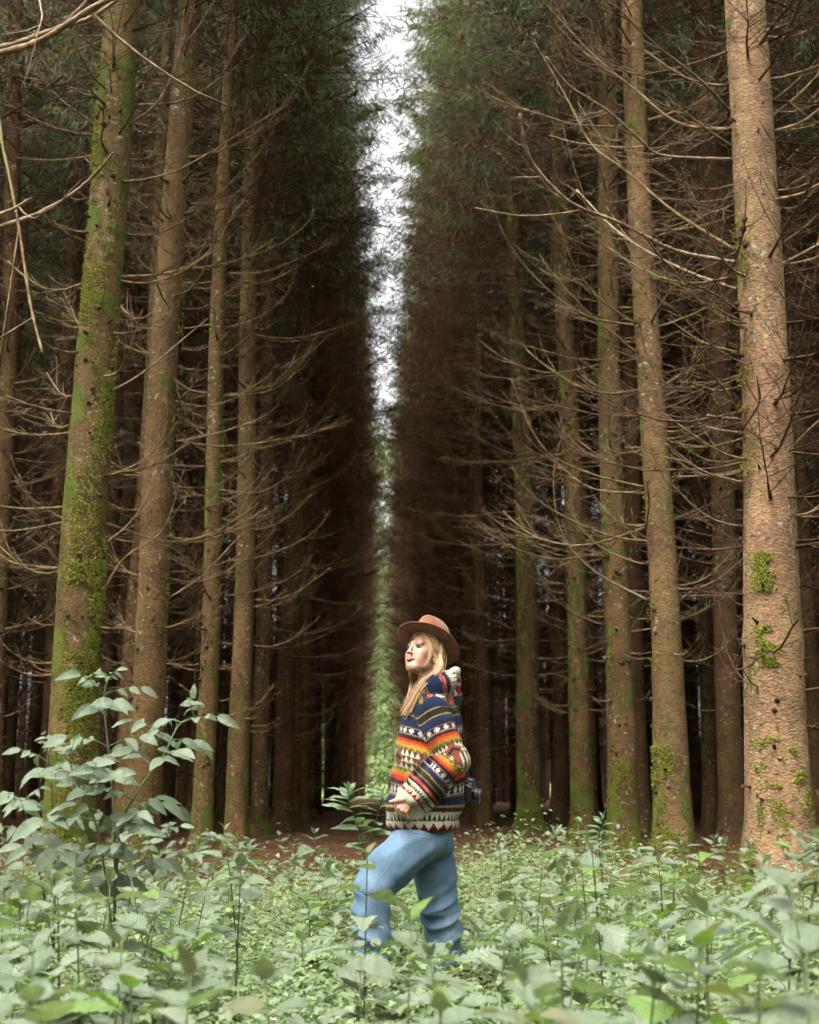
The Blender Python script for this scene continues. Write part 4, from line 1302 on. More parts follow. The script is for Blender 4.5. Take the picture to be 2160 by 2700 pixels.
class SDF:
    """smooth-blended distance field on a rectilinear grid, meshed with surface nets"""
    def __init__(self, xs, ys, zs):
        self.a = [np.asarray(v, np.float32) for v in (xs, ys, zs)]
        self.F = np.full([len(v) for v in self.a], 0.06, np.float32)

    def box(self, lo, hi):
        sl = tuple(slice(max(0, np.searchsorted(v, l) - 1), np.searchsorted(v, h) + 1) for v, l, h in zip(self.a, lo, hi))
        g = np.meshgrid(*[v[s] for v, s in zip(self.a, sl)], indexing='ij', sparse=True)
        return sl, g

    def comb(self, sl, d, k, sub=False):
        A = self.F[sl]
        if sub:
            d = -d; A2 = -A; d2 = -d
            h = np.clip(0.5 + 0.5 * (d2 - A2) / k, 0, 1)
            self.F[sl] = -(d2 * (1 - h) + A2 * h - k * h * (1 - h))
        else:
            h = np.clip(0.5 + 0.5 * (d - A) / k, 0, 1)
            self.F[sl] = d * (1 - h) + A * h - k * h * (1 - h)

    def cap(self, p, q, r0, r1, k=0.015, sub=False):
        p, q = np.asarray(p, float), np.asarray(q, float)
        m = max(r0, r1) + 0.06
        sl, (X, Y, Z) = self.box(np.minimum(p, q) - m, np.maximum(p, q) + m)
        e = q - p; L = float(e @ e) + 1e-12
        t = np.clip(((X - p[0]) * e[0] + (Y - p[1]) * e[1] + (Z - p[2]) * e[2]) / L, 0, 1)
        d = np.sqrt((X - p[0] - t * e[0]) ** 2 + (Y - p[1] - t * e[1]) ** 2 + (Z - p[2] - t * e[2]) ** 2) - (r0 + (r1 - r0) * t)
        self.comb(sl, d, k, sub)

    def chain(self, pts, rads, k=0.015):
        for i in range(len(pts) - 1):
            self.cap(pts[i], pts[i + 1], rads[i], rads[i + 1], k)

    def ell(self, c, r, k=0.015, rot=None, sub=False):
        c, r = np.asarray(c, float), np.asarray(r, float)
        m = r.max() + 0.06
        sl, (X, Y, Z) = self.box(c - m, c + m)
        x, y, z = X - c[0], Y - c[1], Z - c[2]
        if rot is not None:
            x, y, z = [x * rot[i][0] + y * rot[i][1] + z * rot[i][2] for i in range(3)]
        k0 = np.sqrt((x / r[0]) ** 2 + (y / r[1]) ** 2 + (z / r[2]) ** 2)
        k1 = np.sqrt((x / r[0] ** 2) ** 2 + (y / r[1] ** 2) ** 2 + (z / r[2] ** 2) ** 2) + 1e-9
        d = k0 * (k0 - 1) / k1
        d = np.where(k0 < 1e-3, -r.min(), d)
        self.comb(sl, d, k, sub)

    def mesh(self):
        F = self.F
        S = F < 0
        cnt = np.zeros([n - 1 for n in F.shape], np.int8)
        for dx in (0, 1):
            for dy in (0, 1):
                for dz in (0, 1):
                    cnt += S[dx:dx + cnt.shape[0], dy:dy + cnt.shape[1], dz:dz + cnt.shape[2]]
        act = (cnt > 0) & (cnt < 8)
        idx = np.argwhere(act)
        vid = np.full(cnt.shape, -1, np.int32)
        vid[act] = np.arange(len(idx))
        acc = np.zeros((len(idx), 3)); n = np.zeros(len(idx))
        cor = [(a, b, c) for a in (0, 1) for b in (0, 1) for c in (0, 1)]
        for a in cor:
            for ax in range(3):
                if a[ax] == 0:
                    b = list(a); b[ax] = 1
                    fa = F[idx[:, 0] + a[0], idx[:, 1] + a[1], idx[:, 2] + a[2]]
                    fb = F[idx[:, 0] + b[0], idx[:, 1] + b[1], idx[:, 2] + b[2]]
                    m = (fa < 0) != (fb < 0)
                    t = np.where(m, fa / (fa - fb + 1e-12), 0)
                    p = np.tile(np.array(a, float), (len(idx), 1)); p[:, ax] += t
                    acc[m] += p[m]; n[m] += 1
        ip = idx + acc / n[:, None]
        V = np.stack([np.interp(ip[:, i], np.arange(len(self.a[i])), self.a[i]) for i in range(3)], -1)
        Q = []
        for ax in range(3):
            o1, o2 = (ax + 1) % 3, (ax + 2) % 3
            sa = [slice(None)] * 3; sb = [slice(None)] * 3
            sa[ax] = slice(0, -1); sb[ax] = slice(1, None)
            for o in (o1, o2):
                sa[o] = slice(1, -1); sb[o] = slice(1, -1)
            A, B = S[tuple(sa)], S[tuple(sb)]
            e = np.argwhere(A != B)
            flip = A[tuple(e.T)]
            c = e.copy(); c[:, o1] += 1; c[:, o2] += 1
            def g(d1, d2):
                k = c.copy(); k[:, o1] += d1; k[:, o2] += d2
                return vid[k[:, 0], k[:, 1], k[:, 2]]
            q = np.stack([g(-1, -1), g(0, -1), g(0, 0), g(-1, 0)], -1)
            q[~flip] = q[~flip][:, ::-1]
            Q.append(q)
        return V, np.vstack(Q)


def relax(V, Q, it=2, f=0.5):
    E = np.vstack([Q[:, [0, 1]], Q[:, [1, 2]], Q[:, [2, 3]], Q[:, [3, 0]]])
    for _ in range(it):
        s = np.zeros_like(V); c = np.zeros(len(V))
        np.add.at(s, E[:, 0], V[E[:, 1]]); np.add.at(c, E[:, 0], 1)
        np.add.at(s, E[:, 1], V[E[:, 0]]); np.add.at(c, E[:, 1], 1)
        V = V * (1 - f) + f * s / np.maximum(c, 1)[:, None]
    return V


def segs(*parts):
    out = [np.arange(a, b, s) for a, b, s in parts]
    return np.unique(np.round(np.concatenate(out), 5))


# --- head frame: she looks up and to the left, three quarters towards us
def frame(yaw, pitch, roll=0.0):
    h = np.array([-math.sin(R(yaw)), -math.cos(R(yaw)), 0.0])
    f = h * math.cos(R(pitch)) + np.array([0, 0, math.sin(R(pitch))])
    u = np.array([0, 0, math.cos(R(pitch))]) - h * math.sin(R(pitch))
    l = np.cross(u, f)
    c, s = math.cos(R(roll)), math.sin(R(roll))
    l, u = l * c + u * s, u * c - l * s
    return np.array([l, f, u])                      # rows: her left, forward, up


HF = frame(47, 21, 4)
HO = wp(1119, 1722, 0.0)


def hp(a, b, c):
    return HO + a * HF[0] + b * HF[1] + c * HF[2]


# joints of the pose
NECK = wp(1138, 1822, 0.0)
SHN, ELN, WRN = wp(1146, 1880, -0.150), wp(1196, 2004, -0.205), wp(1088, 2108, -0.215)
SHF, ELF, WRF = wp(1140, 1880, 0.150), wp(1190, 2004, 0.20), wp(1088, 2115, 0.17)
HIPN, KNN, ANN = wp(1098, 2225, -0.085), wp(985, 2335, -0.135), wp(990, 2520, -0.10)
HIPF, KNF, ANF = wp(1140, 2225, 0.085), wp(1160, 2400, 0.085), wp(1163, 2545, 0.13)


def build_body():
    hx = (HO[0] - 0.12, HO[0] + 0.12); hy = (-0.13, 0.13); hz = (HO[2] - 0.15, HO[2] + 0.14)
    hand = wp(1060, 2125, -0.22)
    xs = segs((-0.48, 0.30, 0.012), (hx[0], hx[1], 0.0031), (hand[0] - 0.08, hand[0] + 0.08, 0.0035))
    ys = segs((-0.40, 0.40, 0.012), (hy[0], hy[1], 0.0031), (hand[1] - 0.045, hand[1] + 0.05, 0.0034))
    zs = segs((-0.02, 1.80, 0.014), (hz[0], hz[1], 0.0026), (hand[2] - 0.08, hand[2] + 0.07, 0.0034))
    s = SDF(xs, ys, zs)
    H = lambda c, r, k=0.012, sub=False: s.ell(hp(*c), r, k, HF, sub)
    C = lambda p, q, r0, r1, k=0.008, sub=False: s.cap(hp(*p), hp(*q), r0, r1, k, sub)
    H((0, -0.018, 0.032), (0.071, 0.090, 0.083))
    H((0, 0.026, -0.030), (0.058, 0.058, 0.080), 0.02)
    H((0, 0.030, -0.078), (0.046, 0.044, 0.034), 0.02)
    C((0, 0.062, -0.104), (0, 0.068, -0.100), 0.016, 0.014, 0.018)
    for sg in (-1, 1):
        C((sg * 0.046, -0.010, -0.070), (sg * 0.020, 0.056, -0.100), 0.016, 0.014, 0.022)     # jaw line
        H((sg * 0.040, 0.052, -0.026), (0.020, 0.020, 0.018), 0.02)                            # cheekbone
        H((sg * 0.034, 0.052, -0.055), (0.018, 0.020, 0.024), 0.02)
        C((sg * 0.012, 0.080, 0.017), (sg * 0.044, 0.066, 0.018), 0.008, 0.007, 0.012)         # brow ridge
        H((sg * 0.031, 0.092, -0.003), (0.016, 0.014, 0.0105), 0.010, True)                    # eye socket
        for i in range(6):                                                                     # lids
            t0, t1 = i / 6, (i + 1) / 6
            up = lambda t: (sg * (0.017 + 0.029 * t), 0.0845 - 0.016 * t * t - 0.003 * (1 - t) ** 2, 0.0010 + 0.0076 * math.sin(math.pi * t))
            lo = lambda t: (sg * (0.017 + 0.029 * t), 0.0830 - 0.016 * t * t - 0.003 * (1 - t) ** 2, -0.001 - 0.0050 * math.sin(math.pi * t))
            C(up(t0), up(t1), 0.0023, 0.0023, 0.002); C(lo(t0), lo(t1), 0.0018, 0.0018, 0.002)
        H((sg * 0.0105, 0.094, -0.040), (0.0065, 0.0085, 0.0062), 0.007)                       # nostril wing
        H((sg * 0.0065, 0.101, -0.0475), (0.0032, 0.005, 0.004), 0.003, True)                  # nostril
        H((sg * 0.073, -0.008, -0.012), (0.007, 0.017, 0.030), 0.006)                          # ear
        H((sg * 0.080, -0.004, -0.008), (0.005, 0.009, 0.016), 0.004, True)
    C((0, 0.078, 0.010), (0, 0.091, -0.014), 0.0080, 0.0072, 0.012)
    C((0, 0.091, -0.014), (0, 0.0985, -0.036), 0.0068, 0.0078, 0.008)
    C((0, 0.086, -0.052), (0, 0.089, -0.060), 0.007, 0.006, 0.008)
    for sg in (-1, 1):
        C((0, 0.0945, -0.0645), (sg * 0.0235, 0.0800, -0.0675), 0.0040, 0.0020, 0.004)         # upper lip
        C((0, 0.0920, -0.0745), (sg * 0.0220, 0.0795, -0.0690), 0.0047, 0.0022, 0.004)         # lower lip
    C((0, 0.099, -0.0693), (0.018, 0.088, -0.0690), 0.0012, 0.001, 0.003, True)
    C((0, 0.099, -0.0693), (-0.018, 0.088, -0.0690), 0.0012, 0.001, 0.003, True)
    # neck and trunk, kept inside the clothes
    s.cap(hp(0, -0.036, -0.050), NECK, 0.050, 0.054, 0.03)
    s.chain([NECK, wp(1140, 1870), wp(1140, 1960), wp(1125, 2080), wp(1115, 2190)], [0.058, 0.105, 0.115, 0.110, 0.115], 0.05)
    s.cap(SHN * [1, 0.8, 1], SHF * [1, 0.8, 1], 0.052, 0.052, 0.05)
    for a, b, c in ((SHN, ELN, WRN), (SHF, ELF, WRF)):
        s.chain([a, b, c], [0.045, 0.037, 0.026], 0.02)
    for a, b, c in ((HIPN, KNN, ANN), (HIPF, KNF, ANF)):
        s.chain([a, b, (b + c) / 2 + [0.02, 0, 0.03], c], [0.078, 0.052, 0.045, 0.034], 0.03)
        s.cap(c, c + [-0.09, -0.01, -0.055], 0.030, 0.020, 0.02)
    # near hand: wrist out of the cuff, thumb forward outside the pocket, fingers curling down into it
    W = WRN
    kn = [wp(1046, 2123, -0.236), wp(1052, 2131, -0.240), wp(1060, 2137, -0.240), wp(1069, 2141, -0.236)]
    for i, q in enumerate(kn):
        s.cap(W + [0.0, 0, -0.003 * i], q, 0.0150, 0.0102, 0.006)
        a = q + [0.001 + 0.003 * i, 0.010, -0.024]; b = a + [0.006, 0.032, -0.008]; c = b + [0.005, 0.022, -0.003]
        s.chain([q, a, b, c], [0.0098, 0.0084, 0.0076, 0.0066], 0.0025)
        s.ell(q + [0, -0.004, 0.002], (0.0085, 0.0075, 0.0085), 0.006)                         # knuckle
    tb = wp(1064, 2108, -0.232)
    s.chain([W + [-0.012, -0.004, 0.004], tb, wp(1046, 2111, -0.244), wp(1030, 2114, -0.240)], [0.016, 0.0145, 0.0108, 0.0078], 0.008)
    s.chain([WRF, wp(1060, 2135, 0.16), wp(1055, 2150, 0.12)], [0.022, 0.026, 0.012], 0.01)
    V, Q = s.mesh()
    V = relax(V, Q, 1, 0.35)
    L = (V - HO) @ HF.T                                    # head coordinates
    a, b, c = L.T
    skin = np.array([0.31, 0.165, 0.105])
    col = np.tile(skin, (len(V), 1))
    nz = wob(V, 60, 3)
    col *= (1 + 0.04 * nz)[:, None]
    head = (c > -0.13) & (b > -0.13) & (np.abs(a) < 0.1)

    def blend(mask, tint, amt):
        m = np.clip(mask * amt * head, 0, 1)[:, None]
        col[:] = col * (1 - m) + np.array(tint) * m
    sm = lambda x, lo, hi: np.clip((x - lo) / (hi - lo), 0, 1)
    lip = np.clip(1.35 - np.sqrt((a / 0.024) ** 2 + ((c + 0.0692) / 0.0095) ** 2), 0, 0.35) / 0.35 * (b > 0.074)
    blend(lip, (0.29, 0.115, 0.088), 0.85)
    gap = (np.abs(c + 0.0692 - 0.01 * np.abs(a)) < 0.0016) * (np.abs(a) < 0.021) * (b > 0.076)
    blend(gap, (0.16, 0.05, 0.045), 0.8)
    for sg in (-1, 1):
        aa = a * sg
        t = (aa - 0.013) / 0.036
        arch = 0.0195 + 0.0065 * np.sin(np.clip(t, 0, 1) * 2.4) - 0.002 * t
        brow = (t > 0) * (t < 1) * np.clip(1 - np.abs(c - arch) / (0.0082 - 0.0036 * np.clip(t, 0, 1)), 0, 1) * (b > 0.045)
        blend(np.clip(brow * 2.2, 0, 1), (0.040, 0.020, 0.011), 0.95)
        tl = (aa - 0.017) / 0.029
        lash = (tl > -0.05) * (tl < 1.12) * np.clip(1 - np.abs(c - (0.0012 + 0.0068 * np.sin(np.pi * np.clip(tl, 0, 1)))) / 0.0024, 0, 1) * (b > 0.055)
        blend(np.clip(lash * 1.6, 0, 1), (0.035, 0.018, 0.012), 0.9)
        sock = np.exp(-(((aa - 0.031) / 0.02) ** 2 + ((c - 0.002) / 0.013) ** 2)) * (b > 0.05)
        blend(sock, (0.17, 0.080, 0.050), 0.6)  # eye sockets darkened, recess shade painted into the skin
        cheek = np.exp(-(((aa - 0.042) / 0.022) ** 2 + ((c + 0.036) / 0.02) ** 2)) * (b > 0.03)
        blend(cheek, (0.33, 0.125, 0.085), 0.35)
    nose = np.exp(-((a / 0.016) ** 2 + ((c + 0.040) / 0.014) ** 2)) * (b > 0.085)
    blend(nose, (0.33, 0.13, 0.085), 0.35)
    k = NT('skin')
    m = k.done(k.princ(k.attr('col', out='Color'), 0.46, 0.4, k.bump(k.noise(k.coord('Object'), 420, 2), 0.10, 0.0006), Subsurface_Weight=0.12, Subsurface_Radius=(0.012, 0.005, 0.003), Subsurface_Scale=0.4))
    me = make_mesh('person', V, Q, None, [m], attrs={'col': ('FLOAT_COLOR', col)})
    o = link('person', me, loc=PO)
    return tag(o, 'woman in patterned hooded jumper, brown hat and blue jeans stepping forward, looking up', 'person')


person = build_body()

# --- eyes
def eye_mesh():
    g = []
    n, m = 14, 20
    V, col = [], []
    for i in range(n + 1):
        th = math.pi * i / n
        for j in range(m):
            ph = 2 * math.pi * j / m
            V.append((math.sin(th) * math.cos(ph), math.cos(th), math.sin(th) * math.sin(ph)))
            d = th
            col.append((0.006, 0.005, 0.004) if d < 0.26 else ((0.040, 0.028, 0.014) if d < 0.66 else (0.015, 0.012, 0.010) if d < 0.74 else (0.13, 0.105, 0.09)))
    Q = [(i * m + j, (i + 1) * m + j, (i + 1) * m + (j + 1) % m, i * m + (j + 1) % m) for i in range(n) for j in range(m)]
    k = NT('eye')
    mt = k.done(k.princ(k.attr('col', out='Color'), 0.45, 0.12))
    return make_mesh('eye', V, Q, None, [mt], attrs={'col': ('FLOAT_COLOR', np.array(col))})


EYE = eye_mesh()
for sg in (-1, 1):
    c = hp(sg * 0.0315, 0.0735, 0.0)
    gaze = HF[1] + 0.04 * HF[2] + 0.30 * HF[0]
    gaze /= np.linalg.norm(gaze)
    lx = np.cross(gaze, HF[2]); lx /= np.linalg.norm(lx)
    mt = np.eye(4); mt[:3, 0] = lx; mt[:3, 1] = gaze; mt[:3, 2] = np.cross(lx, gaze); mt[:3, :3] *= 0.0125; mt[:3, 3] = c
    e = link('eye', EYE, person)
    e.matrix_local = Matrix(mt.tolist())
er = Geo()
er.tube([hp(0.077 + 0.001, -0.006 + 0.010 * math.sin(t), -0.048 + 0.010 * math.cos(t)) for t in np.linspace(0, 6.2, 14)], 0.0014, 5, cap=False)
link('earring', er.mesh('earring', [mat_plain('gold', (0.55, 0.38, 0.15), 0.3, 0.5, Metallic=1.0)]), person)

# --- hooded jumper
M_BANDS = [  # distance below the shoulder seam (m), colour: woven stripes in order
    (0.000, 'navy'), (0.012, 'mustard'), (0.019, 'navy'), (0.024, 'olive'), (0.048, 'navy'), (0.053, 'mustard'), (0.060, 'navy'), (0.108, 'tan'), (0.115, 'white'), (0.140, 'tan'), (0.147, 'black'),
    (0.162, 'red'), (0.176, 'orange'), (0.184, 'yellow'), (0.200, 'green'), (0.212, 'rust'), (0.298, 'green'), (0.310, 'yellow'), (0.326, 'orange'), (0.334, 'red'), (0.348, 'black'), (0.362, 'tan'),
    (0.369, 'white'), (0.392, 'tan'), (0.399, 'navy'), (0.428, 'mustard'), (0.434, 'olive'), (0.458, 'mustard'), (0.464, 'navy'), (0.482, 'red'), (0.496, 'navy'), (0.508, 'cream')]
PAL = {'navy': (0.0060, 0.0110, 0.0320), 'mustard': (0.2040, 0.1200, 0.0168), 'olive': (0.0180, 0.0186, 0.0108), 'tan': (0.1800, 0.0840, 0.0450), 'white': (0.3720, 0.3480, 0.3000), 'black': (0.0120, 0.0108, 0.0084), 'red': (0.3120, 0.0210, 0.0072),
       'orange': (0.3600, 0.0840, 0.0150), 'yellow': (0.3120, 0.1860, 0.0180), 'green': (0.0930, 0.0900, 0.0180), 'rust': (0.1560, 0.0420, 0.0228), 'cream': (0.3600, 0.3420, 0.2400), 'dkgreen': (0.0210, 0.0300, 0.0108), 'maroon': (0.1440, 0.0072, 0.0120)}


def mat_wool():
    k = NT('wool_weave')
    co = k.coord('Object')
    fz = k.m_('MULTIPLY', k.m_('SUBTRACT', k.noise(co, 110, 3), 0.5), 0.022)
    t = k.m_('ADD', k.attr('pt'), k.m_('MULTIPLY', fz, 0.7))
    u = k.m_('ADD', k.attr('pu'), k.m_('MULTIPLY', fz, 0.6))
    col = k.ramp(k.m_('DIVIDE', t, 0.6), [(p / 0.6, PAL[c]) for p, c in M_BANDS], 'CONSTANT')

    def band(lo, hi):
        return k.m_('MULTIPLY', k.m_('GREATER_THAN', t, lo), k.m_('LESS_THAN', t, hi))

    def tri(period, phase=0.0):                            # 0..1..0 triangle wave around the body
        f = k.m_('FRACT', k.m_('ADD', k.m_('DIVIDE', u, period), phase))
        return k.m_('MULTIPLY', k.m_('ABSOLUTE', k.m_('SUBTRACT', f, 0.5)), 2.0)

    def loc(lo, hi):
        return k.m_('DIVIDE', k.m_('SUBTRACT', t, lo), hi - lo)
    # chains of white and navy darts
    for lo, hi in ((0.115, 0.140), (0.369, 0.392)):
        d = k.m_('ABSOLUTE', k.m_('SUBTRACT', loc(lo, hi), 0.5))
        m = k.m_('GREATER_THAN', k.m_('ADD', tri(0.046), k.m_('MULTIPLY', d, 1.1)), 0.72)
        col = k.mix(k.m_('MULTIPLY', m, band(lo, hi)), col, PAL['navy'])
    # zigzag edges between the hot stripes
    for lo, hi, up, c in ((0.176, 0.200, True, 'orange'), (0.310, 0.334, False, 'orange'), (0.190, 0.212, True, 'yellow'), (0.298, 0.316, False, 'yellow')):
        l = loc(lo, hi)
        l = l if up else k.m_('SUBTRACT', 1.0, l)
        m = k.m_('LESS_THAN', l, tri(0.030, 0.25))
        col = k.mix(k.m_('MULTIPLY', m, band(lo, hi)), col, PAL[c])
    # the diamond zone: big stepped diamonds with a dark bar, set between rows of pale triangles
    p = tri(0.150, 0.1)
    q = k.m_('ABSOLUTE', k.m_('SUBTRACT', loc(0.212, 0.298), 0.5))
    dist = k.m_('ADD', k.m_('SUBTRACT', 1.0, p), k.m_('MULTIPLY', q, 1.1))
    small = tri(0.026)
    rows = k.m_('FRACT', k.m_('MULTIPLY', loc(0.212, 0.298), 3.0))
    pale = k.m_('GREATER_THAN', rows, small)
    outer = k.m_('MULTIPLY', k.m_('GREATER_THAN', dist, 0.62), band(0.212, 0.298))
    col = k.mix(k.m_('MULTIPLY', outer, pale), col, PAL['cream'])
    col = k.mix(k.m_('MULTIPLY', k.m_('MULTIPLY', outer, k.m_('SUBTRACT', 1.0, pale)), 0.85), col, (0.045, 0.030, 0.014))
    bar = k.m_('MULTIPLY', k.m_('LESS_THAN', k.m_('ABSOLUTE', k.m_('ADD', k.m_('SUBTRACT', loc(0.212, 0.298), 0.5), k.m_('MULTIPLY', k.m_('SUBTRACT', p, 0.8), 0.5))), 0.11), k.m_('LESS_THAN', dist, 0.52))
    col = k.mix(k.m_('MULTIPLY', bar, band(0.212, 0.298)), col, PAL['black'])
    # red stripe of the waist is broken, and the hem carries green and maroon triangles
    col = k.mix(k.m_('MULTIPLY', k.m_('MULTIPLY', k.step(k.noise(co, 26, 2), 0.5, 0.6), band(0.482, 0.496)), 1.0), col, PAL['orange'])
    m = k.m_('GREATER_THAN', loc(0.514, 0.536), tri(0.022))
    col = k.mix(k.m_('MULTIPLY', m, band(0.514, 0.536)), col, PAL['dkgreen'])
    m = k.m_('GREATER_THAN', loc(0.541, 0.565), tri(0.044, 0.3))
    col = k.mix(k.m_('MULTIPLY', m, band(0.541, 0.568)), col, PAL['maroon'])
    hum = k.noise(co, 95, 4, 0.7)
    col = k.mix(k.m_('MULTIPLY', k.step(hum, 0.35, 0.75), 0.45), col, k.mix(1.0, col, (0.50, 0.50, 0.52), 'MULTIPLY'))
    fine = k.noise(co, 700, 2)
    return k.done(k.princ(col, 0.95, 0.1, k.bump(k.m_('ADD', k.m_('MULTIPLY', hum, 1.6), fine), 0.9, 0.004), Sheen_Weight=0.03, Sheen_Roughness=0.5))


def seg_param(V, pts):
    """arc length along, and angle round, the nearest piece of a chain"""
    best = np.full(len(V), 1e9); arc = np.zeros(len(V)); ang = np.zeros(len(V)); acc = 0.0
    for p, q in zip(pts[:-1], pts[1:]):
        e = q - p; L = np.linalg.norm(e); e = e / L
        t = np.clip((V - p) @ e, 0, L)
        r = V - p - t[:, None] * e
        d = np.linalg.norm(r, axis=1)
        ref = np.array([0, -1.0, 0]); ref = ref - e * (ref @ e); ref /= np.linalg.norm(ref); oth = np.cross(e, ref)
        m = d < best
        best[m] = d[m]; arc[m] = acc + t[m]; ang[m] = np.arctan2((r @ oth)[m], (r @ ref)[m])
        acc += L
    return best, arc, ang


def build_jumper():
    s = SDF(segs((-0.30, 0.34, 0.0055)), segs((-0.36, 0.36, 0.0055)), segs((0.62, 1.58, 0.0055)))
    rings = [(2192, 1030, 1202, 0.175), (2180, 1021, 1210, 0.190), (2160, 1016, 1214, 0.198), (2135, 1018, 1219, 0.200), (2095, 1024, 1224, 0.198), (2040, 1032, 1226, 0.196), (1980, 1041, 1220, 0.198),
             (1920, 1055, 1213, 0.200), (1880, 1066, 1208, 0.196), (1855, 1078, 1203, 0.180), (1838, 1090, 1197, 0.148), (1822, 1100, 1188, 0.108), (1808, 1106, 1176, 0.080), (1796, 1110, 1168, 0.066)]
    z = np.array([wp(1130, r[0])[2] for r in rings]); xl = np.array([wp(r[1], r[0])[0] for r in rings]); xr = np.array([wp(r[2], r[0])[0] for r in rings]); ry = np.array([r[3] for r in rings])
    sl, (X, Y, Z) = s.box((-1, -1, -1), (2, 2, 2))
    zz = Z.ravel()
    order = np.argsort(z)
    f = lambda a: np.interp(zz, z[order], a[order])[None, None, :]
    cx, rx, rr = f((xl + xr) / 2), f((xr - xl) / 2), f(ry)
    e = 2.35
    q = (np.abs((X - cx) / rx) ** e + np.abs(Y / rr) ** e) ** (1 / e)
    d = (q - 1) * np.minimum(rx, rr)
    d = np.maximum(d, np.maximum(z.min() - Z, Z - z.max()))
    s.comb(sl, d.astype(np.float32), 0.004)
    for a, b, c in ((SHN, ELN, WRN), (SHF, ELF, WRF)):
        cuff = c + (c - b) / np.linalg.norm(c - b) * -0.012
        up = a + (b - a) * 0.5 + [-0.012, 0, 0]
        fo = b + (cuff - b) * 0.55 + [0.0, 0, -0.012]
        s.chain([a, up, b, fo, cuff], [0.078, 0.079, 0.070, 0.064, 0.042], 0.022)
    # hood lying thick round the neck and bunched behind it
    HOOD = [wp(1092, 1838, -0.035), wp(1112, 1826, -0.095), wp(1148, 1810, -0.112), wp(1180, 1800, -0.080), wp(1192, 1798, 0.0), wp(1182, 1796, 0.085), wp(1140, 1812, 0.105), wp(1100, 1830, 0.06)]
    s.chain(HOOD, [0.026, 0.042, 0.050, 0.048, 0.046, 0.045, 0.04, 0.026], 0.018)
    s.chain([wp(1150, 1835, -0.07), wp(1180, 1840, 0.0), wp(1150, 1835, 0.07)], [0.06, 0.055, 0.06], 0.04)
    s.chain([wp(1170, 1784, -0.085), wp(1200, 1772, -0.04), wp(1200, 1774, 0.04)], [0.020, 0.020, 0.022], 0.014)
    # opening for the neck and the hand
    s.cap(wp(1128, 1835, 0.0), wp(1104, 1740, -0.02), 0.052, 0.075, 0.012, True)
    # pocket pouch in front
    s.ell(wp(1075, 2128, -0.13), (0.085, 0.085, 0.060), 0.03)
    # folds
    sl, (X, Y, Z) = s.box((-1, -1, -1), (2, 2, 2))
    F = s.F
    m = np.abs(F) < 0.03
    ii = np.argwhere(m)
    P = np.stack([s.a[0][ii[:, 0]], s.a[1][ii[:, 1]], s.a[2][ii[:, 2]]], -1).astype(float)
    az = ELN - WRN; az /= np.linalg.norm(az)
    dn, arc, _ = seg_param(P, [SHN, ELN, WRN])
    sleeve = np.clip((0.12 - dn) / 0.03, 0, 1)
    fold = 0.0042 * np.sin(arc * 88 + 2.0 * wob(P, 9, 41)) * sleeve * np.clip(np.abs(arc - 0.14) / 0.1, 0.25, 1) + 0.0075 * wob(P * [1.0, 1.0, 0.55], 26, 42) + 0.0055 * wob(P * [0.5, 0.6, 1.5], 34, 43)
    blouse = 0.006 * np.sin((P[:, 2] - z.min()) * 60 + 2.5 * wob(P, 7, 45)) * np.exp(-(((P[:, 2] - z.min() - 0.10) / 0.07) ** 2))
    F[ii[:, 0], ii[:, 1], ii[:, 2]] -= (fold + blouse * (1 - sleeve)).astype(np.float32)
    V, Q = s.mesh()
    V = relax(V, Q, 2, 0.4)
    # pattern coordinates
    px0 = np.interp(V[:, 2], z[order], ((xl + xr) / 2)[order])
    pt = (wp(1130, 1868)[2] - V[:, 2]) * 0.965 + 0.30 * np.abs(V[:, 0] - px0) * np.clip((wp(1130, 2130)[2] - V[:, 2]) / -0.15, 0, 1) - 0.010
    ztop = wp(1130, 2180)[2]
    pu = np.arctan2(V[:, 1], V[:, 0] - px0) * 0.19
    pt = np.where(V[:, 2] < wp(1130, 2138)[2], 0.508 + (wp(1130, 2138)[2] - V[:, 2]) * 0.65, np.minimum(pt, 0.507))
    for a, b, c in ((SHN, ELN, WRN), (SHF, ELF, WRF)):
        dn, arc, ang = seg_param(V, [a + (a - b) * 0.15, b, c])
        L = np.linalg.norm(b - a) * 1.15 + np.linalg.norm(c - b)
        out = np.abs(V[:, 1]) > 0.135
        inn = (dn < 0.094) & out & (V[:, 2] < a[2] + 0.03)
        pt = np.where(inn, (arc - 0.02) / (L - 0.02) * 0.572, pt); pu = np.where(inn, ang * 0.08, pu)
    # yoke: stripes run across the shoulder
    yz = wp(1130, 1862)[2]
    xpx = 1130 + V[:, 0] * 545
    yoke = (V[:, 2] > yz) & (np.abs(V[:, 1]) < 0.19)
    pt = np.where(yoke, np.interp(xpx, [1060, 1100, 1104, 1112, 1116, 1124, 1126, 1136, 1138, 1146, 1147, 1170, 1171, 1180, 1182, 1192, 1193, 1230],
                                  [0.09, 0.09, 0.055, 0.055, 0.08, 0.09, 0.170, 0.182, 0.08, 0.09, 0.512, 0.534, 0.03, 0.04, 0.17, 0.18, 0.02, 0.05]), pt)
    pu = np.where(yoke, V[:, 2], pu)
    dn, arc, ang = seg_param(V, HOOD)
    hood = (dn < 0.075) & (V[:, 2] > wp(1130, 1836)[2])
    pt = np.where(hood, np.interp(arc, [0, 0.04, 0.055, 0.095, 0.11, 0.15, 0.155, 0.175, 0.18, 0.20, 0.203, 0.26, 0.5], [0.09, 0.08, 0.05, 0.010, 0.06, 0.10, 0.160, 0.184, 0.08, 0.09, 0.510, 0.560, 0.510]), pt)
    pu = np.where(hood, ang * 0.05, pu)
    rim = (V[:, 2] > wp(1190, 1776)[2]) & (V[:, 0] > wp(1165, 1780)[0])
    pt = np.where(rim, 0.511, pt)
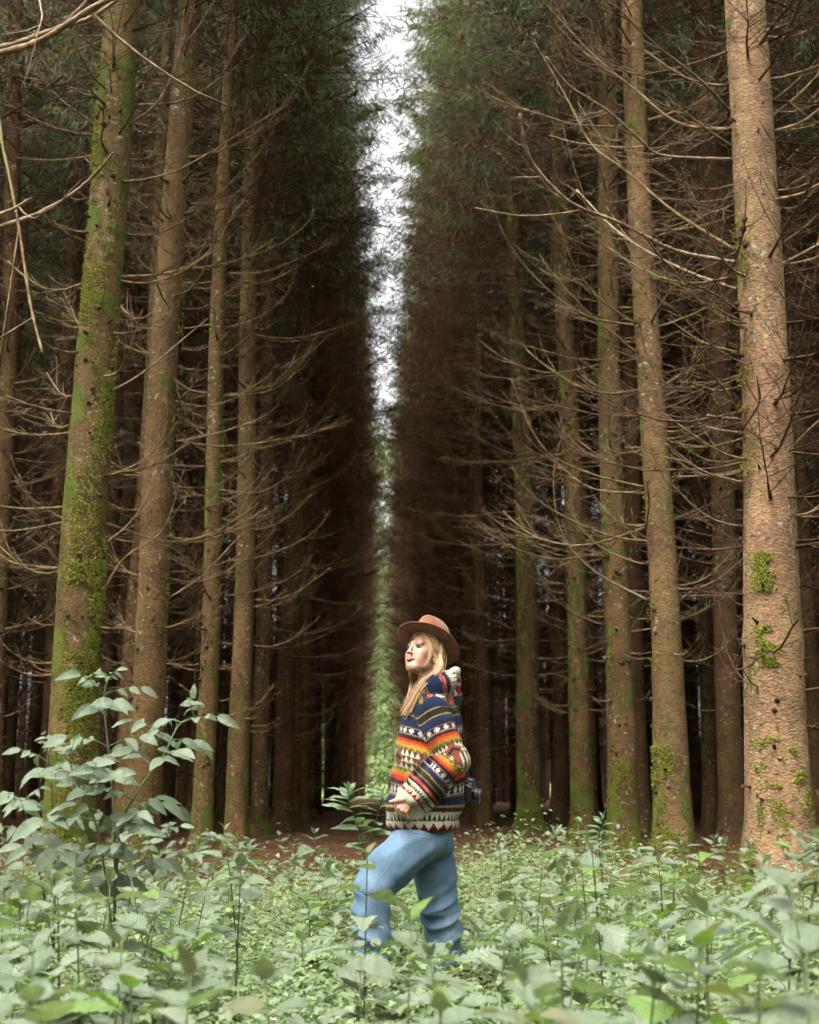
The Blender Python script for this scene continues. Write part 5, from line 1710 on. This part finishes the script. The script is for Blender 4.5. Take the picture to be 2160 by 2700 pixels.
    me = make_mesh('hooded_jumper', V, Q, None, [mat_wool()], attrs={'pt': ('FLOAT', pt), 'pu': ('FLOAT', pu)})
    o = link('hooded_jumper', me, person)
    o['label'] = 'navy woollen hooded jumper woven with bright bands, triangles and diamonds'


build_jumper()


# --- jeans
def build_jeans():
    s = SDF(segs((-0.50, 0.30, 0.0058)), segs((-0.34, 0.34, 0.0058)), segs((0.0, 0.90, 0.0058)))
    s.ell(wp(1114, 2205, 0), (0.150, 0.160, 0.125), 0.02)
    s.cap(wp(1116, 2150, -0.04), wp(1116, 2150, 0.04), 0.115, 0.115, 0.03)
    s.chain([wp(1092, 2225, -0.085), wp(1030, 2285, -0.115), wp(984, 2338, -0.135), wp(976, 2400, -0.13), wp(984, 2470, -0.11), wp(988, 2512, -0.10)], [0.110, 0.100, 0.086, 0.082, 0.080, 0.082], 0.03)
    s.chain([wp(1138, 2225, 0.080), wp(1150, 2310, 0.085), wp(1160, 2395, 0.085), wp(1170, 2455, 0.10), wp(1170, 2505, 0.115), wp(1168, 2540, 0.125)], [0.106, 0.095, 0.088, 0.082, 0.079, 0.080], 0.03)
    F = s.F
    ii = np.argwhere(np.abs(F) < 0.03)
    P = np.stack([s.a[0][ii[:, 0]], s.a[1][ii[:, 1]], s.a[2][ii[:, 2]]], -1).astype(float)
    f = np.zeros(len(P))
    for hip, kn, an, sd in ((HIPN, KNN, ANN, 51), (HIPF, KNF, ANF, 61)):
        dn, arc, ang = seg_param(P, [hip, kn, an])
        on = np.clip((0.16 - dn) / 0.03, 0, 1)
        Lt = np.linalg.norm(kn - hip); Ls = np.linalg.norm(an - kn)
        slump = np.exp(-((arc - Lt - Ls) / 0.16) ** 2) + 0.8 * np.exp(-((arc - Lt) / 0.10) ** 2) + 0.45 * np.exp(-((arc - 0.02) / 0.10) ** 2)
        f += on * slump * 0.0200 * (0.62 - np.abs(np.sin(arc * 36 + 1.6 * np.sin(ang + sd) + 1.5 * wob(P, 9, sd)))) * np.clip(0.55 + 0.8 * wob(P, 14, sd + 3), 0, 1.3)
        f += on * 0.0095 * (0.6 - np.abs(wob(P * [1.2, 1.2, 0.45], 16, sd + 1)))
    # pull lines fanning from the crotch
    c = wp(1150, 2250, -0.05)
    w = np.arctan2(P[:, 2] - c[2], P[:, 0] - c[0])
    c2, c3 = wp(1240, 2170, 0), wp(1075, 2262, -0.1)
    w = np.arctan2(P[:, 2] - c2[2], P[:, 0] - c2[0])
    f += 0.010 * (0.6 - np.abs(np.sin(w * 9 + 1.2 * wob(P, 10, 72)))) * np.exp(-(np.linalg.norm((P - c3) * [1, 0.6, 1], axis=1) / 0.15) ** 2)
    F[ii[:, 0], ii[:, 1], ii[:, 2]] -= f.astype(np.float32)
    V, Q = s.mesh()
    V = relax(V, Q, 2, 0.4)
    k = NT('denim')
    co = k.coord('Object')
    tw = k.noise(k.mapping(co, rot=(0.5, 0.3, 0.4), scale=(1, 1, 3)), 260, 3)
    fade = k.noise(co, 7, 4, 0.6)
    col = k.ramp(k.m_('ADD', k.m_('MULTIPLY', tw, 0.35), k.m_('MULTIPLY', fade, 0.65)), [(0.32, (0.036, 0.068, 0.102)), (0.5, (0.080, 0.132, 0.182)), (0.68, (0.165, 0.228, 0.278))])
    m = k.done(k.princ(col, 0.85, 0.2, k.bump(k.m_('ADD', tw, k.noise(co, 40, 3)), 0.4, 0.003)))
    o = link('jeans', make_mesh('jeans', V, Q, None, [m]), person)
    o['label'] = 'loose light blue denim jeans with creases at knees and hems'
    # side seam and pocket stitching
    g = Geo()
    M2 = mat_plain('seam', (0.16, 0.205, 0.245), 0.85, 0.2)
    from mathutils.bvhtree import BVHTree
    bvh = BVHTree.FromPolygons([tuple(v) for v in V], [tuple(q) for q in Q])
    for path in ([(1195, 2196), (1150, 2208), (1100, 2204), (1060, 2196)], [(1128, 2196), (1136, 2215), (1130, 2240)], [(1060, 2192), (1050, 2230), (1020, 2290), (985, 2335), (978, 2400), (985, 2490)], [(1072, 2188), (1100, 2206), (1128, 2188)], [(1190, 2190), (1188, 2300), (1190, 2400), (1193, 2500)]):
        C = []
        for x, y in spline(path, 40):
            p = Vector(wp(x, y, -0.4)); d = (p + Vector(PO) - CAM).normalized()
            hit = bvh.ray_cast(p, d)
            if hit[0] is not None:
                C.append(np.array(hit[0]) + np.array(hit[1]) * 0.0004 * (1 if hit[1].y < 0 else -1))
        if len(C) > 4:
            g.tube(C, 0.0011, 4)
    link('seam', g.mesh('seam', [M2]), o)


build_jeans()


# --- boots, mostly lost in the leaves
for an, nm in ((ANN, 0), (ANF, 1)):
    s = SDF(segs((-0.34, 0.20, 0.006)), segs((-0.22, 0.24, 0.006)), segs((-0.02, 0.24, 0.006)))
    b = np.array([an[0], an[1], 0.05])
    s.chain([b + [0, 0, 0.12], b + [0.0, 0, 0.02]], [0.048, 0.050], 0.02)
    s.chain([b + [0.03, 0, -0.012], b + [-0.10, -0.01, -0.016], b + [-0.165, -0.015, -0.024]], [0.042, 0.043, 0.030], 0.02)
    V, Q = s.mesh()
    V[:, 2] = np.maximum(V[:, 2], 0.004)
    link('boot', make_mesh('boot', V, Q, None, [mat_plain('boot_leather', (0.10, 0.05, 0.025), 0.6, 0.4, 30, 0.5, 0.2)]), person)

# --- hat
def build_hat():
    HT = frame(49, 34, 9)
    O = hp(0, -0.014, 0.060)
    n = 56
    th = np.arange(n) * 2 * math.pi / n
    ca, sa = np.cos(th), np.sin(th)
    rows = []

    def ring(ra, rb, zf):
        rows.append(np.stack([ra * ca, rb * sa, zf], -1))
    A0, B0 = 0.079, 0.098                                   # head opening
    AO, BO = 0.146, 0.168                                   # brim
    lift = lambda f: f ** 1.8 * (0.007 * np.abs(ca) ** 2 - 0.003 * np.abs(sa) ** 2 + 0.003 * np.sin(3 * th + 0.6))
    # inside of the crown, underside of brim, edge, top of brim, band, crown
    ring(0.02, 0.02, np.full(n, 0.075)); ring(A0 * 0.86, B0 * 0.86, np.full(n, 0.070)); ring(A0 * 0.95, B0 * 0.95, np.full(n, 0.02))
    for f in (0.0, 0.2, 0.4, 0.6, 0.8, 0.95, 1.0):
        ring(A0 + (AO - A0) * f, B0 + (BO - B0) * f, -0.004 + lift(f))
    ring(AO + 0.0015, BO + 0.0015, -0.002 + lift(1.0)); ring(AO, BO, 0.0 + lift(1.0))
    for f in (0.95, 0.8, 0.6, 0.4, 0.2, 0.05):
        ring(A0 + (AO - A0) * f, B0 + (BO - B0) * f, 0.0 + lift(f))
    nb = len(rows)
    ring(A0 + 0.003, B0 + 0.003, np.full(n, 0.004)); ring(A0 + 0.003, B0 + 0.003, np.full(n, 0.022)); ring(A0 + 0.0008, B0 + 0.0008, np.full(n, 0.024))
    for h, q in ((0.050, 0.975), (0.078, 0.94), (0.096, 0.885), (0.107, 0.80), (0.111, 0.68), (0.106, 0.5), (0.098, 0.30), (0.094, 0.08)):
        front = np.clip(sa, 0, 1)
        pinch = 1 - 0.20 * front ** 2 * np.clip((h - 0.03) / 0.05, 0, 1)
        zf = h + 0.008 * front * (h > 0.06) - 0.010 * (np.abs(ca) < 0.35) * (q < 0.75)
        rows.append(np.stack([A0 * q * ca * pinch, B0 * q * sa, zf], -1))
    V = np.concatenate(rows)
    V = O + V @ HT
    k = len(rows)
    i = np.arange(k - 1)[:, None] * n; j = np.arange(n)[None, :]; jj = (j + 1) % n
    Q = np.stack([i + j, i + jj, i + n + jj, i + n + j], -1).reshape(-1, 4)
    V = np.vstack([V, V[-n:].mean(0)[None], V[:n].mean(0)[None]])
    T = [[(k - 1) * n + a, (k - 1) * n + (a + 1) % n, k * n] for a in range(n)] + [[(a + 1) % n, a, k * n + 1] for a in range(n)]
    kk = NT('felt')
    co = kk.coord('Object')
    nz = kk.noise(co, 16, 4, 0.65)
    col = kk.mix(kk.step(nz, 0.35, 0.7), (0.110, 0.042, 0.019), (0.190, 0.078, 0.036))
    fm = kk.done(kk.princ(col, 0.92, 0.15, kk.bump(kk.noise(co, 420, 3), 0.3, 0.0015), Sheen_Weight=0.2))
    o = link('hat', make_mesh('hat', V, Q, T, [fm]), person)
    o['label'] = 'wide-brimmed brown felt hat tilted back'
    # ribbon round the crown
    r0 = np.stack([(A0 + 0.0045) * ca, (B0 + 0.0045) * sa, np.full(n, 0.003)], -1); r1 = r0 + [0, 0, 0.017]
    Vb = O + np.concatenate([r0, r1]) @ HT
    Qb = [(a, (a + 1) % n, n + (a + 1) % n, n + a) for a in range(n)]
    link('hat_band', make_mesh('hat_band', Vb, Qb, None, [mat_plain('band', (0.11, 0.038, 0.018), 0.8, 0.2)]), o)


build_hat()


# --- hair
def build_hair():
    rng = np.random.default_rng(77)
    g = Geo()
    # scalp cap under the hat, open at the face
    n, m = 18, 36
    V = []
    for i in range(n + 1):
        t = math.pi * 0.74 * i / n
        for j in range(m):
            p = 2 * math.pi * j / m
            V.append((math.sin(t) * math.cos(p) * 0.0765, math.sin(t) * math.sin(p) * 0.0955 - 0.018, math.cos(t) * 0.089 + 0.032))
    V = np.array(V)
    Q = np.array([(i * m + j, (i + 1) * m + j, (i + 1) * m + (j + 1) % m, i * m + (j + 1) % m) for i in range(n) for j in range(m)])
    face = (V[:, 1] > 0.018 + 0.35 * np.clip(V[:, 2] - 0.03, 0, 1)) & (V[:, 2] < 0.072)
    ear = (np.abs(V[:, 0]) > 0.06) & (np.abs(V[:, 1] + 0.002) < 0.018) & (V[:, 2] < 0.012)
    bad = face | ear
    Q = Q[~bad[Q].any(1)]
    g.add(HO + V @ HF, Q, None, 0.7)

    def lock(guide, count, spread, r=0.0013, tip=0.35, n=18):
        G = spline(guide, n)
        s = np.linspace(0, 1, n)
        for _ in range(count):
            off = rng.normal(0, 1, 3) * spread[0]
            off2 = rng.normal(0, 1, 3) * spread[1]
            w = np.stack([np.sin(s * rng.uniform(2, 6) + rng.uniform(0, 6)) for _ in range(3)], -1) * rng.uniform(0.001, 0.005) * s[:, None]
            e = rng.uniform(0.72, 1.03)
            k = np.clip((s * e * (n - 1)), 0, n - 1); i = np.minimum(k.astype(int), n - 2); f = (k - i)[:, None]
            P = G[i] * (1 - f) + G[i + 1] * f + off * (1 - s)[:, None] + off2 * (s ** 0.8)[:, None] + w
            g.tube(P, r * rng.uniform(0.7, 1.3) * (1 - (1 - tip) * s ** 2), 4, a=rng.uniform(0, 1), cap=False)
    # long lock from behind the ear over the near shoulder
    lock([hp(0.062, -0.045, 0.030), hp(0.076, -0.040, -0.030), wp(1160, 1768, -0.105), wp(1130, 1796, -0.120), wp(1098, 1830, -0.120), wp(1076, 1872, -0.128), wp(1074, 1866, -0.135)], 75, (0.010, 0.015))
    lock([hp(0.070, -0.020, 0.035), hp(0.081, -0.024, -0.020), wp(1156, 1765, -0.110), wp(1124, 1795, -0.130), wp(1092, 1836, -0.130), wp(1072, 1880, -0.135), wp(1068, 1862, -0.138)], 40, (0.007, 0.015))
    lock([hp(0.04, -0.085, 0.02), hp(0.05, -0.085, -0.05), wp(1165, 1778, -0.085), wp(1140, 1800, -0.11), wp(1106, 1838, -0.115), wp(1090, 1862, -0.125)], 50, (0.014, 0.014))
    # strands framing the near cheek
    lock([hp(0.020, 0.058, 0.078), hp(0.052, 0.046, 0.045), hp(0.066, 0.030, 0.005), hp(0.069, 0.020, -0.035), hp(0.060, 0.022, -0.075), hp(0.050, 0.03, -0.100)], 60, (0.006, 0.006), 0.0010)
    lock([hp(0.030, 0.050, 0.080), hp(0.062, 0.026, 0.045), hp(0.074, 0.008, 0.012), hp(0.077, -0.004, 0.004), hp(0.079, -0.022, -0.02)], 90, (0.008, 0.005), 0.0011)
    lock([hp(0.002, 0.064, 0.080), hp(0.030, 0.066, 0.055), hp(0.044, 0.060, 0.020), hp(0.050, 0.054, -0.005)], 9, (0.007, 0.006), 0.0008)
    lock([hp(0.0, 0.068, 0.078), hp(0.006, 0.086, 0.050), hp(0.012, 0.088, 0.026)], 4, (0.010, 0.006), 0.0007)
    lock([hp(0.0, 0.064, 0.080), hp(-0.030, 0.062, 0.055), hp(-0.052, 0.046, 0.015), hp(-0.060, 0.03, -0.03)], 40, (0.007, 0.005), 0.0010)
    # far side, falling in front of the collar
    lock([hp(-0.062, -0.02, -0.02), hp(-0.060, 0.0, -0.09), wp(1090, 1800, 0.06), wp(1084, 1840, 0.03), wp(1076, 1880, 0.0)], 70, (0.008, 0.010))
    # flyaways
    lock([hp(0.07, -0.02, -0.05), wp(1140, 1785, -0.12), wp(1118, 1778, -0.12), wp(1106, 1770, -0.11)], 4, (0.004, 0.008), 0.0007)
    k = NT('hair')
    v = k.attr('var')
    st = k.noise(k.coord('Object'), 60, 2)
    col = k.ramp(v, [(0.0, (0.58, 0.40, 0.22)), (0.45, (0.42, 0.255, 0.12)), (0.8, (0.25, 0.135, 0.062)), (1.0, (0.15, 0.075, 0.035))])
    m = k.done(k.princ(k.mix(k.m_('MULTIPLY', st, 0.3), col, (0.2, 0.1, 0.05)), 0.42, 0.45))
    o = link('hair', g.mesh('hair', [m]), person)
    o['label'] = 'long loose blonde hair falling over the shoulder'


build_hair()

# --- camera slung at her back
def build_photo_camera():
    c = wp(1236, 2082, 0.03)
    t = thing('photo_camera', 'black camera hanging on a strap behind the walker\'s hip, lens pointing back', 'camera', Vector(PO + c))
    t.rotation_euler = (R(8), R(18), R(-18))
    bl = mat_plain('camera_black', (0.012, 0.012, 0.013), 0.45, 0.5, 200, 0.3, 0.15)
    gl = mat_plain('lens_glass', (0.01, 0.01, 0.015), 0.05, 0.8)
    s = SDF(segs((-0.05, 0.05, 0.003)), segs((-0.09, 0.09, 0.003)), segs((-0.08, 0.08, 0.003)))
    sl, (X, Y, Z) = s.box((-1, -1, -1), (1, 1, 1))

    def rbox(cen, half, r):
        q = [np.abs(v - q0) - h + r for v, q0, h in zip((X, Y, Z), cen, half)]
        out = np.sqrt(np.maximum(q[0], 0) ** 2 + np.maximum(q[1], 0) ** 2 + np.maximum(q[2], 0) ** 2)
        return (out + np.minimum(np.maximum(q[0], np.maximum(q[1], q[2])), 0) - r).astype(np.float32)
    s.comb(sl, rbox((-0.008, 0, -0.008), (0.024, 0.062, 0.042), 0.008), 0.004)
    s.comb(sl, rbox((-0.004, 0, 0.040), (0.022, 0.024, 0.016), 0.008), 0.010)
    s.comb(sl, rbox((0.010, -0.050, -0.008), (0.020, 0.014, 0.040), 0.008), 0.008)
    V, Q = s.mesh()
    link('body', make_mesh('body', V, Q, None, [bl]), t)

    def lathe(prof, n=28):
        V = np.array([(x, r * math.cos(a), r * math.sin(a)) for x, r in prof for a in np.arange(n) * 2 * math.pi / n])
        k = len(prof)
        Qd = [(i * n + j, i * n + (j + 1) % n, (i + 1) * n + (j + 1) % n, (i + 1) * n + j) for i in range(k - 1) for j in range(n)]
        return V, Qd
    V, Q = lathe([(0.012, 0.032), (0.022, 0.032), (0.023, 0.030), (0.030, 0.030), (0.031, 0.033), (0.050, 0.033), (0.051, 0.031), (0.056, 0.031), (0.057, 0.034), (0.066, 0.035), (0.067, 0.031), (0.060, 0.027)])
    L = link('lens', make_mesh('lens', V, Q, None, [bl], smooth=False), t, loc=(0, 0.0, -0.012))
    V, Q = lathe([(0.060, 0.0275), (0.0625, 0.018), (0.0635, 0.0005)])
    link('glass', make_mesh('glass', V, Q, None, [gl]), L)
    V, Q = lathe([(-0.006, 0.010), (0.006, 0.010), (0.007, 0.0085), (0.007, 0.0002)], 18)
    d = link('dial', make_mesh('dial', V, Q, None, [bl], smooth=False), t, loc=(-0.008, -0.042, 0.040), rot=(0, -math.pi / 2, 0))
    g = Geo()
    mi = Matrix.Translation(Vector(PO + c)) @ Euler((R(8), R(18), R(-18))).to_matrix().to_4x4()
    inv = mi.inverted()
    for pth in ([wp(1232, 2052, -0.02), wp(1229, 2035, -0.03), wp(1226, 2010, -0.02), wp(1224, 1960, 0.0), wp(1216, 1900, 0.02), wp(1204, 1850, 0.04)], [wp(1238, 2052, 0.08), wp(1232, 2030, 0.07), wp(1230, 1990, 0.05), wp(1222, 1930, 0.05), wp(1208, 1855, 0.05)]):
        C = np.array([list(inv @ Vector(PO + p)) for p in spline(pth, 30)])
        V = np.concatenate([C + [0, 0.009, 0], C - [0, 0.009, 0], C + [0.002, 0.009, 0], C + [0.002, -0.009, 0]])
        n = len(C); i = np.arange(n - 1)
        g.add(V, np.concatenate([np.stack([i + a, i + a + 1, i + b + 1, i + b], -1) for a, b in ((0, n), (2 * n, 3 * n), (0, 2 * n), (n, 3 * n))]))
    link('strap', g.mesh('strap', [mat_plain('strap', (0.015, 0.014, 0.014), 0.8, 0.2)]), t)


build_photo_camera()
